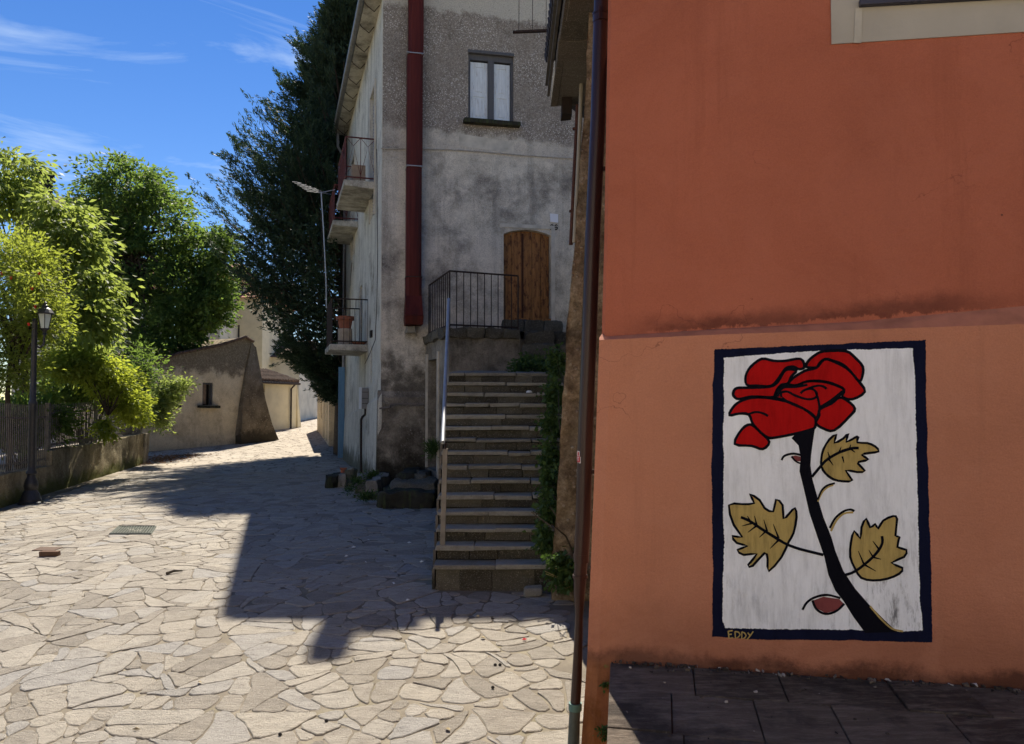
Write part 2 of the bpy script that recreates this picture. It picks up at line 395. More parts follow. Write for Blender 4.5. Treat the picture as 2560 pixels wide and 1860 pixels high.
        fs_ = [list(range(2 * n, 3 * n))] + [(q * n + i, q * n + (i + 1) % n, (q + 1) * n + (i + 1) % n, (q + 1) * n + i) for q in (0, 1) for i in range(n)]
        m = MB() if k < 300 else rest
        m.tone = rr2.random(); m.add(vs_, fs_)
        if k < 300: m.build('paving_stone', M_pave, me_o)
    tag(rest.build('paving_stones', M_pave, me_o), kind='stuff')
    return me_o
STREET = build_street()

# raised pavement in front of the red wall
def build_pavement():
    l0 = RA; l1 = on_plane(1517, 1860, V((0, 0, PZ)), Z1); d = unit(l1 - l0); l2 = l0 + d * 9
    r0 = RW(9, PZ); r2 = r0 + RN * 9
    t = NT('old_render_edge'); me = t.end(t.bsdf(t.ramp(t.noise(8, 6), (.3, (.2, .08, .045)), (.7, (.3, .14, .08))), .9))
    top = PZ - .05
    base = MB().prism([V((p.x, p.y, -1.2)) for p in (l0 - RN * .02 + RE * .0, l2, r2, r0 - RN * .02)], (0, 0, top + 1.2)).build('raised_pavement', me)
    tag(base, 'raised dark slab pavement along the red wall', kind='structure')
    s0 = 0
    dd = d - RE * d.dot(RE); 
    nrow = 0; o = .02
    rr = random.Random(3)
    while o < 3.2:
        w = rr.choice((.42, .5, .58)); s = -.02 if nrow % 2 == 0 else -.25
        while s < 3.6:
            L = rr.uniform(.34, .62); a, b = max(s, 0), s + L - .006
            if b - a > .05:
                def P(q, oo):
                    k = d.dot(RE) / d.dot(RN) * oo if q == 0 else 0
                    p = RA + RE * (q + k) + RN * oo; return V((p.x, p.y, 0))
                z = PZ + rr.uniform(-.006, .004)
                m = MB(); m.tone = rr.random()
                q4 = [P(a, o), P(b, o), P(b, o + w - .006), P(a, o + w - .006)]
                m.hexa([V((p.x, p.y, top - .01)) for p in q4], [V((p.x, p.y, z + rr.uniform(-.003, .003))) for p in q4])
                m.build('paving_slab', M_slab, base, bevel=.004)
            s += L
        o += w; nrow += 1
    m = MB(); q4 = [P(3.62, .02), P(8.9, .02), P(8.9, 3.2), P(3.62, 3.2)]
    m.hexa([V((p.x, p.y, top - .01)) for p in q4], [V((p.x, p.y, PZ - .004)) for p in q4]); m.build('paving_bed', M_slab, base)
    m = MB(); q4 = [P(0.02, 3.25), P(8.9, 3.25), P(8.9, 8.9), P(0.02, 8.9)]
    m.hexa([V((p.x, p.y, top - .01)) for p in q4], [V((p.x, p.y, PZ - .004)) for p in q4]); m.build('paving_bed', M_slab, base)
build_pavement()

# ------------------------------------------------------------------ red building
def red_mat(name, base, upper):
    t = NT(name); b = V(base)
    c = t.ramp(t.noise(.9, 6, .55), (.3, tuple(b * .86)), (.5, tuple(b)), (.72, tuple(b * 1.1)))
    c = t.mix(t.ramp(t.noise(2.0, 5, .6, t.mapv((1, 1, .25))), (.52, 0.), (.8, .35)), c, tuple(V((b.x * .9, b.y * 1.0, b.z * 1.05))))
    c = t.mix(.35, c, t.ramp(t.noise(120, 3), (.3, .6), (.7, 1.)), 'MULTIPLY')
    s = t.dot(RA, RE); z = t.z()
    nz = t.math('MULTIPLY', t.math('SUBTRACT', t.noise(3.2, 8, .7), .5), .2)
    if upper:     # soot-dark damp band lying along the ledge
        line = t.math('SUBTRACT', z, t.math('ADD', t.math('MULTIPLY', s, .055), 2.555))
        a = t.math('ADD', line, nz)
        a = t.math('ADD', line, t.math('MULTIPLY', t.math('SUBTRACT', t.noise(9, 8, .75, t.mapv((1, 1, .6))), .5), .16))
        band = t.math('MULTIPLY', t.step(a, -.012, .004), t.math('SUBTRACT', 1, t.step(t.math('ADD', line, t.math('MULTIPLY', nz, 1.2)), .02, .13)))
        ends = t.math('MULTIPLY', t.step(s, .0, .5), t.math('SUBTRACT', 1, t.step(s, 1.7, 2.5)))
        c = t.mix(t.math('MULTIPLY', t.math('MULTIPLY', band, ends), .8), c, (.11, .035, .025))
    else:
        a = t.math('ADD', z, t.math('MULTIPLY', nz, .7))
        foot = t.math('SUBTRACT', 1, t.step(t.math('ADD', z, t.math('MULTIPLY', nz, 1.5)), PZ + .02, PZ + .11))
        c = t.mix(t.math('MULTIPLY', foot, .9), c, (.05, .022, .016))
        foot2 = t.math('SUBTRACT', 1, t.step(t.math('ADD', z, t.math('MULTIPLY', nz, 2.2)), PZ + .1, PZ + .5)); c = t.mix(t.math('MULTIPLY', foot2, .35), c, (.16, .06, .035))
        low = t.math('SUBTRACT', 1, t.step(a, PZ - .06, PZ + .06)); lf = t.math('SUBTRACT', 1, t.step(s, .0, .08))
        c = t.mix(t.math('MULTIPLY', low, lf), c, t.ramp(t.noise(9, 6, .7, t.mapv((1, 1, .3))), (.3, (.11, .04, .016)), (.6, (.22, .085, .03)), (.8, (.3, .14, .08))))
        c = t.mix(t.math('MULTIPLY', t.math('MULTIPLY', low, lf), t.ramp(t.noise(7, 5, .6), (.6, 0.), (.64, 1.))), c, (.08, .14, .03))
        c = t.mix(t.ramp(t.noise(16, 6, .75, t.mapv(loc=(2, 5, 9))), (.72, 0.), (.74, .6)), c, (.45, .26, .2))
    c = t.mix(t.math('MULTIPLY', t.ramp(t.noise(1.6, 8, .72, dist=.8), (.47, 0.), (.56, 1.)), .16), c, tuple(V((b.x * 1.12, b.y * 1.25, b.z * 1.35))))
    c = t.mix(t.math('MULTIPLY', t.ramp(t.noise(5, 7, .7, t.mapv((1, 1, .06))), (.54, 0.), (.66, 1.)), .3), c, tuple(b * .62))
    c = t.mix(t.ramp(t.noise(26, 7, .8, t.mapv(loc=(4, 1, 7))), (.68, 0.), (.73, .35)), c, tuple(b * .5))
    # fine cracks and dark pits
    cr = t.vor(.55, None, 'DISTANCE_TO_EDGE'); wv = t.n('ShaderNodeVectorMath', operation='ADD'); t.put(wv.inputs[0], t.p)
    nn = t.n('ShaderNodeTexNoise'); nn.inputs['Scale'].default_value = 3; nn.inputs['Detail'].default_value = 6; t.put(nn.inputs['Vector'], t.p); t.put(wv.inputs[1], nn.outputs['Color'])
    cr = t.ramp(t.vor(.8, wv.outputs[0], 'DISTANCE_TO_EDGE'), (.0, 1.), (.004, 0.))
    cr = t.math('MULTIPLY', cr, t.ramp(t.noise(.9, 3), (.54, 0.), (.6, .6)))
    c = t.mix(cr, c, (.12, .04, .03))
    c = t.mix(t.ramp(t.vor(2.3), (.012, .8), (.02, 0.)), c, (.05, .03, .03))
    h = t.math('ADD', t.noise(70, 6, .7), t.math('MULTIPLY', t.noise(5, 4), 2.0))
    h = t.math('ADD', h, t.math('MULTIPLY', t.noise(18, 5, .6, t.mapv((1, 1, 2.2), (0, .5, 0))), 1.2))
    return t.end(t.bsdf(c, .85, t.bump(h, .6, .008), spec=.1))
M_redU = red_mat('terracotta_render', (.44, .138, .08), True)
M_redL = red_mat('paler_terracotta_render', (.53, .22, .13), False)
M_cream = simple('cream_grey_render', (.42, .39, .33), .9, .15, 2, bump=.3, bscale=60)
M_navyiron = simple('dark_blue_sill', (.05, .05, .075), .5, .3)

def build_red():
    b = thing('red_building', RW(3, PZ), 'terracotta red rendered building with a rose mural on its lower wall', 'building')
    # left edges measured on the wall plane, z -> s
    eL = [rpx(u, v) for u, v in ((1497, 849), (1488, 1100), (1480, 1300), (1467, 1640), (1452, 1860))]
    low = [(rs(p), p.z) for p in eL]; s0, z0 = low[-1]; s1, z1 = low[-2]
    low.append((s0 + (s0 - s1) / (z1 - z0) * (z0 + 1.0) , -1.0))
    SETB = .075
    front = [rpx(u, v) for u, v in ((1497, 849), (1800, 836), (2150, 824), (2560, 810))]
    fl = [(rs(p), p.z) for p in front]; fl.append((9, fl[-1][1] + .1))
    back = [rpx(u, v, -SETB) for u, v in ((1505, 842), (1800, 822), (2150, 803), (2560, 764))]
    bl = [(rs(p), p.z) for p in back]; bl.append((9, bl[-1][1] + .2))
    # lower wall: chamfered left end, face, ledge
    m = MB(); CH = .075
    n = len(low)
    for (sa, za), (sb, zb) in zip(low[:-1], low[1:]):
        m.poly([RW(sa + CH, za), RW(sb + CH, zb), RW(sb, zb, -.035), RW(sa, za, -.035)])
        m.poly([RW(sa, za, -.035), RW(sb, zb, -.035), RW(sb, zb, -6), RW(sa, za, -6)])
    m.poly([RW(s + CH, z) for s, z in low] + [RW(9, -1.0)] + [RW(s, z) for s, z in fl[::-1][:-1]])
    m.poly([RW(9, -1), RW(9, fl[-1][1]), RW(9, fl[-1][1], -6), RW(9, -1, -6)])
    m.build('lower_wall', M_redL, b)
    m = MB(); fl2 = [(fl[0][0] + CH, fl[0][1])] + fl[1:]
    for i in range(4):
        a, c_, d_, e_ = fl2[i], fl2[i + 1], bl[i + 1], bl[i]
        k = 5
        for q in range(k):
            t0, t1 = q / k, (q + 1) / k
            w = lambda A, B, t: (A[0] + (B[0] - A[0]) * t, A[1] + (B[1] - A[1]) * t)
            p0, p1, q0, q1 = w(a, c_, t0), w(a, c_, t1), w(e_, d_, t0), w(e_, d_, t1)
            r1, r2 = .012 * mnoise.noise(V((i * 5 + q, 3.3, 0))), .012 * mnoise.noise(V((i * 5 + q + 1, 3.3, 0)))
            m.poly([RW(p0[0], p0[1]), RW(p1[0], p1[1]), RW((p1[0] + q1[0]) / 2, (p1[1] + q1[1]) / 2 + .01 + r2, -SETB * .62), RW((p0[0] + q0[0]) / 2, (p0[1] + q0[1]) / 2 + .01 + r1, -SETB * .62)])
            m.poly([RW((p0[0] + q0[0]) / 2, (p0[1] + q0[1]) / 2 + .01 + r1, -SETB * .62), RW((p1[0] + q1[0]) / 2, (p1[1] + q1[1]) / 2 + .01 + r2, -SETB * .62), RW(q1[0], q1[1], -SETB - .002), RW(q0[0], q0[1], -SETB - .002)])
    m.poly([RW(fl[0][0], fl[0][1], -.035), RW(fl[0][0] + CH, fl[0][1]), RW(bl[0][0], bl[0][1] + .02, -SETB - .01), RW(bl[0][0] - .02, bl[0][1], -SETB - .05)])
    m.build('ledge', simple('pinkish_worn_ledge', (.42, .165, .1), .9, .25, 9, bump=.5, bscale=25), b)
    # upper wall
    eU = [rpx(u, v, -SETB) for u, v in ((1503, 870), (1510, 600), (1515, 300), (1520, 0))]
    up = [(rs(p), p.z) for p in eU]; TOP = 7.4; up.append((up[-1][0] + .02, TOP))
    m = MB(); C2 = .02
    hs0, hz0 = rs(rpx(2175, 0, -SETB)), rpx(2200, -2, -SETB).z
    for (sa, za), (sb, zb) in zip(up[:-1], up[1:]):
        m.poly([RW(sa + C2, za, -SETB), RW(sb + C2, zb, -SETB), RW(sb, zb, -SETB - .02), RW(sa, za, -SETB - .02)])
        m.poly([RW(sa, za, -SETB - .02), RW(sb, zb, -SETB - .02), RW(sb, zb, -6), RW(sa, za, -6)])
    HZ1, HS1 = hz0 + 1.5, hs0 + 1.15
    left = [RW(s + C2, z, -SETB) for s, z in up]
    m.poly(left[:-1] + [RW(up[-1][0] + C2, TOP, -SETB), RW(hs0, TOP, -SETB), RW(hs0, up[0][1], -SETB)])
    m.poly([RW(hs0, up[0][1], -SETB), RW(HS1, up[0][1], -SETB), RW(HS1, hz0, -SETB), RW(hs0, hz0, -SETB)])
    m.poly([RW(hs0, HZ1, -SETB), RW(HS1, HZ1, -SETB), RW(HS1, TOP, -SETB), RW(hs0, TOP, -SETB)])
    m.poly([RW(HS1, up[0][1], -SETB), RW(9, up[0][1], -SETB), RW(9, TOP, -SETB), RW(HS1, TOP, -SETB)])
    for a, c_ in (((hs0, hz0), (HS1, hz0)), ((HS1, hz0), (HS1, HZ1)), ((HS1, HZ1), (hs0, HZ1)), ((hs0, HZ1), (hs0, hz0))):
        m.poly([RW(a[0], a[1], -SETB), RW(c_[0], c_[1], -SETB), RW(c_[0], c_[1], -SETB - .25), RW(a[0], a[1], -SETB - .25)])
    m.poly([RW(9, 2, -SETB), RW(9, TOP, -SETB), RW(9, TOP, -6), RW(9, 2, -6)])
    m.poly([RW(up[-1][0], TOP, -SETB), RW(9, TOP, -SETB), RW(9, TOP, -6), RW(up[-1][0], TOP, -6)])
    m.build('upper_wall', M_redU, b)
    m = MB(); m.prism([RW(up[-1][0] - .02, TOP, .1), RW(9.2, TOP, .1), RW(9.2, TOP, -6), RW(up[-1][0] - .02, TOP, -6)], (0, 0, .12)); m.build('roof_slab', M_cream, b)
    # window surround, sill, window
    o = -SETB + .008
    P = [rpx(u, v, o) for u, v in ((2079, 110), (2560, 79))]; sa, za = rs(P[0]), P[0].z; sb, zb = rs(P[1]), P[1].z; sl = (zb - za) / (sb - sa)
    se = HS1 + .25
    m = MB()
    def band(pts): m.prism([RW(s, z, -SETB - .004) for s, z in pts], RN * .012)
    band([(sa, za), (se, za + sl * (se - sa)), (se, hz0), (sa, hz0)])
    band([(sa, hz0), (hs0, hz0), (hs0, HZ1), (sa, HZ1)]); band([(HS1, hz0), (se, hz0), (se, HZ1), (HS1, HZ1)]); band([(sa, HZ1), (se, HZ1), (se, HZ1 + .2), (sa, HZ1 + .2)])
    m.build('window_surround', M_cream, b)
    P = [rpx(u, v, o) for u, v in ((2134, 108), (2153, 108), (2155, 22), (2138, 22))]
    MB().prism(P, RN * .006).build('plaster_strip', simple('pale_strip', (.48, .45, .38), .9), b)
    q = [rpx(2146, 21, -SETB), rpx(2560, -2, -SETB)]; qa, qb = rs(q[0]), rs(q[1]); slope = (q[1].z - q[0].z) / (qb - qa)
    m = MB(); a0, a1 = RW(qa, q[0].z, -.3), RW(HS1 + .1, q[0].z + slope * (HS1 + .1 - qa), -.3)
    m.prism([a0, a1, a1 + Z1 * .04, a0 + Z1 * .04], RN * .27); m.build('window_sill', M_navyiron, b, bevel=.005)
    w = MB()
    for sx in (hs0, HS1 - .06): w.box(RW(sx + .03, (hz0 + HZ1) / 2 + .06, -SETB - .2), (.06, .05, HZ1 - hz0), RE, RN)
    w.box(RW((hs0 + HS1) / 2, hz0 + .1, -SETB - .2), (HS1 - hs0, .05, .08), RE, RN)
    wo = w.build('window', M_navyiron, b)
    tg = NT('dark_pane'); MB().box(RW((hs0 + HS1) / 2, (hz0 + HZ1) / 2, -SETB - .21), (HS1 - hs0, .01, HZ1 - hz0), RE, RN).build('pane', tg.end(tg.bsdf((.03, .035, .04), .08, spec=.5)), wo)
    return b
RED = build_red()

# ------------------------------------------------------------------ rose mural painted on the lower wall
def build_mural():
    def paint(name, col, wear=None, var=.12, amt=.5):
        t = NT(name); c = t.ramp(t.math('MULTIPLY_ADD', t.noise(40, 5, .7, t.mapv((1, 1, .12))), .5, t.math('MULTIPLY', t.noise(5, 6, .65, t.mapv((1, 1, .5))), .5)), (.36, tuple(x * (1 - var * 2) for x in col)), (.5, col), (.64, tuple(min(1, x * (1 + var)) for x in col)))
        if wear: c = t.mix(t.math('MULTIPLY', wear(t), amt), c, (.14, .14, .15))
        return t.end(t.bsdf(c, .9, t.bump(t.math('ADD', t.noise(70, 6, .7), t.math('MULTIPLY', t.noise(5, 4), 2.)), .5, .008), spec=.06))
    def w_white(t):
        z = t.z(); lowm = t.math('SUBTRACT', 1, t.step(z, PZ + .25, PZ + 1.0))
        br = t.noise(26, 8, .75, t.mapv((1, 1, .22)))
        a = t.ramp(br, (.5, 0.), (.7, 1.))
        s = t.step(t.dot(RA, RE), 1.15, 1.6)
        k = t.math('ADD', t.math('MULTIPLY', lowm, t.math('ADD', .35, s)), t.math('MULTIPLY', t.ramp(t.noise(2.5, 5), (.55, 0.), (.75, 1.)), .35))
        return t.math('MULTIPLY', a, k, clamp=True)
    M_b = paint('navy_border_paint', (.008, .01, .03)); M_w = paint('off_white_paint', (.84, .86, .9), w_white, .09, .9)
    M_r = paint('red_rose_paint', (.42, .008, .008), None, .15); M_k = paint('black_outline_paint', (.006, .006, .01)); M_g = paint('dull_gold_paint', (.46, .34, .12), None, .18); M_p = paint('dusky_pink_paint', (.22, .06, .06))
    K = 640 / 1286.
    cr = random.Random(2)
    def P(x, y, o): return rpx(1740 + x * K, 820 + y * K, o)
    c0 = P(640, 1550, 0)
    th = thing('rose_mural', c0, 'painted red rose with gold leaves on white panel in a navy frame', 'mural')
    def jag(pts, amp, step=14):
        out = []
        for i in range(len(pts)):
            a, b = pts[i], pts[(i + 1) % len(pts)]; L = math.hypot(b[0] - a[0], b[1] - a[1]); n = max(1, int(L / step))
            for k in range(n):
                t = k / n; out.append((a[0] + (b[0] - a[0]) * t + cr.uniform(-amp, amp) + 5 * mnoise.noise(V((a[0] * .01, (a[1] + (b[1] - a[1]) * t) * .012, 2))), a[1] + (b[1] - a[1]) * t + cr.uniform(-amp, amp) + 5 * mnoise.noise(V(((a[0] + (b[0] - a[0]) * t) * .012, 5, 3)))))
        return out
    def smooth(pts, closed, k=5):
        n = len(pts); out = []
        g = (lambda i: pts[i % n]) if closed else (lambda i: pts[max(0, min(n - 1, i))])
        for i in range(n if closed else n - 1):
            p0, p1, p2, p3 = g(i - 1), g(i), g(i + 1), g(i + 2)
            for q in range(k):
                t = q / k
                out.append(tuple(.5 * (2 * p1[d] + (p2[d] - p0[d]) * t + (2 * p0[d] - 5 * p1[d] + 4 * p2[d] - p3[d]) * t * t + (3 * p1[d] - p0[d] - 3 * p2[d] + p3[d]) * t ** 3) for d in (0, 1)))
        if not closed: out.append(pts[-1])
        return out
    def fill(name, pts, mat, o, parent=th): return MB().poly([P(x, y, o) for x, y in pts]).build(name, mat, parent)
    def stroke(mb, pts, w, o, closed=False, taper=False):
        n = len(pts); L, Rr = [], []
        for i in range(n):
            a = pts[(i - 1) % n] if closed else pts[max(0, i - 1)]; b = pts[(i + 1) % n] if closed else pts[min(n - 1, i + 1)]
            d = math.hypot(b[0] - a[0], b[1] - a[1]) or 1; nx, ny = -(b[1] - a[1]) / d, (b[0] - a[0]) / d
            ww = w / 2 * (1 + .18 * mnoise.noise(V((pts[i][0] * .03, pts[i][1] * .03, 7))))
            if taper: ww *= max(.25, 1 - i / (n - 1) * .75)
            L.append(P(pts[i][0] + nx * ww, pts[i][1] + ny * ww, o)); Rr.append(P(pts[i][0] - nx * ww, pts[i][1] - ny * ww, o))
        for i in range(n if closed else n - 1):
            j = (i + 1) % n; mb.poly([L[i], L[j], Rr[j], Rr[i]])
    fill('frame_band', jag([(95, 108), (600, 85), (1155, 60), (1155, 200), (1165, 700), (1180, 1200), (1188, 1580), (800, 1570), (300, 1565), (82, 1550), (85, 1200), (78, 700), (85, 300)], 1.6, 4), M_b, .0015)
    fill('white_panel', jag([(140, 150), (400, 128), (600, 116), (1088, 100), (1100, 240), (1105, 500), (1115, 900), (1122, 1300), (1138, 1520), (1000, 1525), (700, 1515), (400, 1513), (150, 1508), (132, 1460), (140, 1100), (137, 700), (140, 400)], 2.2, 4), M_w, .003)
    petals = [
        [(255, 285), (250, 240), (275, 195), (330, 155), (390, 165), (450, 165), (525, 155), (545, 195), (520, 207), (490, 195), (455, 200), (430, 230), (400, 272), (370, 292), (300, 290)],
        [(555, 195), (565, 165), (600, 135), (640, 118), (750, 115), (800, 150), (838, 195), (836, 240), (820, 268), (780, 222), (740, 185), (690, 165), (650, 155), (620, 178), (605, 198)],
        [(465, 282), (490, 250), (550, 214), (605, 200), (645, 158), (700, 172), (760, 205), (815, 265), (848, 320), (785, 358), (735, 345), (745, 310), (700, 285), (640, 268), (560, 268), (510, 287)],
        [(188, 322), (205, 302), (260, 300), (370, 295), (410, 272), (440, 222), (465, 208), (505, 214), (480, 242), (462, 278), (430, 285), (405, 315), (395, 347), (280, 345), (215, 357), (190, 342)],
        [(168, 438), (185, 400), (220, 370), (280, 350), (350, 350), (450, 368), (540, 405), (595, 445), (600, 490), (580, 510), (480, 535), (400, 550), (360, 550), (320, 520), (285, 480), (265, 435), (215, 430)],
        [(275, 485), (230, 510), (195, 582), (280, 592), (335, 608), (368, 572), (325, 525)],
        [(622, 408), (680, 380), (720, 350), (760, 365), (798, 405), (770, 445), (695, 514), (640, 505), (603, 478), (618, 440)],
        [(398, 347), (408, 312), (440, 290), (500, 290), (560, 268), (640, 270), (710, 290), (742, 312), (705, 352), (640, 390), (622, 405), (614, 440), (600, 450), (540, 405), (450, 366)]]
    for p in petals:
        f = fill('petal', p, M_r, .0045); mb = MB(); stroke(mb, smooth(p, True, 3), 14, .006, True); mb.build('outline', M_k, f)
    for p in ([(430, 348), (428, 325), (460, 320), (500, 340), (560, 358), (600, 350), (606, 325), (580, 305), (545, 312), (525, 328)], [(565, 303), (610, 290), (640, 294), (656, 306)], [(600, 318), (614, 360), (620, 410), (604, 468)], [(432, 350), (470, 376), (540, 406)], [(262, 434), (300, 422), (340, 430), (362, 443)], [(412, 345), (420, 318), (445, 298), (500, 296), (560, 285)], [(628, 395), (680, 362), (735, 318)]):
        mb = MB(); stroke(mb, smooth(p, False, 4), 12, .0062); mb.build('petal_line', M_k, th)
    fill('stem', [(480, 553), (500, 532), (540, 520), (597, 508), (586, 580), (578, 640), (575, 690), (585, 760), (610, 850), (640, 950), (680, 1050), (700, 1120), (740, 1220), (800, 1310), (870, 1390), (950, 1470), (1012, 1527), (850, 1532), (790, 1450), (740, 1370), (700, 1320), (665, 1240), (645, 1150), (610, 1050), (570, 930), (540, 800), (520, 720), (526, 650), (515, 590)], M_k, .0048)
    leaves = [
        ([(630, 655), (640, 610), (670, 560), (705, 535), (695, 577), (740, 555), (765, 530), (755, 572), (800, 550), (815, 548), (810, 575), (860, 578), (900, 595), (918, 620), (870, 628), (833, 637), (865, 660), (830, 670), (813, 680), (848, 718), (810, 724), (752, 716), (785, 765), (740, 770), (690, 760), (650, 730), (630, 695)],
         [[(582, 748), (630, 690), (660, 660), (720, 625), (780, 605), (818, 603)], [(672, 652), (662, 622)], [(718, 626), (730, 596)], [(735, 645), (744, 678)], [(668, 660), (690, 690)], [(770, 610), (778, 585)], [(775, 606), (800, 625)]]),
        ([(165, 890), (230, 885), (292, 880), (270, 835), (320, 865), (345, 905), (388, 922), (402, 862), (435, 890), (440, 957), (470, 930), (497, 905), (505, 950), (490, 1030), (465, 1075), (430, 1150), (365, 1222), (360, 1160), (345, 1130), (285, 1195), (262, 1190), (305, 1135), (240, 1140), (208, 1115), (258, 1095), (205, 1080), (183, 1045), (232, 1050), (190, 990)],
         [[(640, 1140), (520, 1110), (455, 1086), (410, 1060), (330, 1010), (270, 970), (225, 950)], [(285, 980), (230, 995)], [(302, 995), (260, 1027)], [(350, 1022), (318, 1052)], [(272, 970), (258, 944)], [(305, 990), (294, 944)], [(358, 1022), (340, 962)], [(415, 1055), (388, 985)], [(412, 1068), (372, 1108)]]),
        ([(778, 1080), (795, 1020), (825, 1057), (832, 1000), (855, 958), (875, 1002), (900, 985), (915, 1007), (940, 968), (990, 945), (1010, 960), (1002, 1042), (1022, 1050), (1012, 1100), (1057, 1115), (1045, 1150), (982, 1180), (1037, 1205), (1020, 1235), (960, 1260), (890, 1268), (830, 1255), (800, 1210), (775, 1150)],
         [[(752, 1240), (800, 1222), (870, 1168), (915, 1120), (936, 1080), (934, 1045)], [(845, 1190), (815, 1120)], [(848, 1190), (905, 1222)], [(890, 1152), (868, 1115)], [(892, 1152), (930, 1162)], [(918, 1110), (888, 1070)]])]
    for p, veins in leaves:
        f = fill('painted_leaf', p, M_g, .0045); mb = MB(); stroke(mb, smooth(p, True, 2), 12, .006, True); mb.build('outline', M_k, f)
        mb = MB()
        for k, v in enumerate(veins): stroke(mb, smooth(v, False, 3), 14 if k == 0 else 11, .0064, taper=k > 0)
        mb.build('veins', M_k, f)
    fill('bud', [(478, 645), (500, 640), (535, 650), (538, 668), (512, 670), (492, 660)], M_p, .0045)
    fill('bud', [(585, 1370), (640, 1350), (720, 1362), (742, 1385), (700, 1420), (650, 1432), (610, 1410)], M_p, .0045)
    for p, w in (([(430, 664), (445, 642), (490, 631), (540, 642)], 9), ([(480, 645), (500, 668), (525, 680), (540, 675)], 7), ([(535, 1416), (558, 1378), (600, 1352), (660, 1341), (725, 1357)], 10), ([(585, 1368), (605, 1412), (650, 1436), (705, 1422), (745, 1385)], 10), ([(612, 862), (632, 815), (662, 790), (698, 780)], 8), ([(672, 1005), (700, 955), (740, 922), (775, 912), (796, 920)], 9)):
        mb = MB(); stroke(mb, smooth(p, False, 4), w + 2, .006); mb.build('thorn_line', M_k, th)
    for p, w in (([(612, 872), (634, 826), (660, 801), (690, 789)], 8), ([(678, 1020), (706, 966), (744, 932), (790, 926)], 10), ([(875, 1398), (930, 1462), (985, 1510), (1040, 1524)], 9)):
        mb = MB(); stroke(mb, smooth(p, False, 4), w, .0052); mb.build('gold_edge', M_g, th)
    for L in ([[(162, 1522), (166, 1558), (186, 1556)], [(163, 1540), (180, 1538)], [(162, 1523), (184, 1520)]], [[(196, 1524), (198, 1558), (214, 1552), (222, 1540), (214, 1528), (196, 1524)]], [[(230, 1526), (230, 1562), (246, 1556), (252, 1544), (244, 1532), (230, 1526)]], [[(260, 1530), (272, 1546)], [(288, 1524), (272, 1546), (256, 1566)]]):
        mb = MB()
        for p in L: stroke(mb, p, 6.5, .0035)
        mb.build('signature_letter', M_g, th)
build_mural()

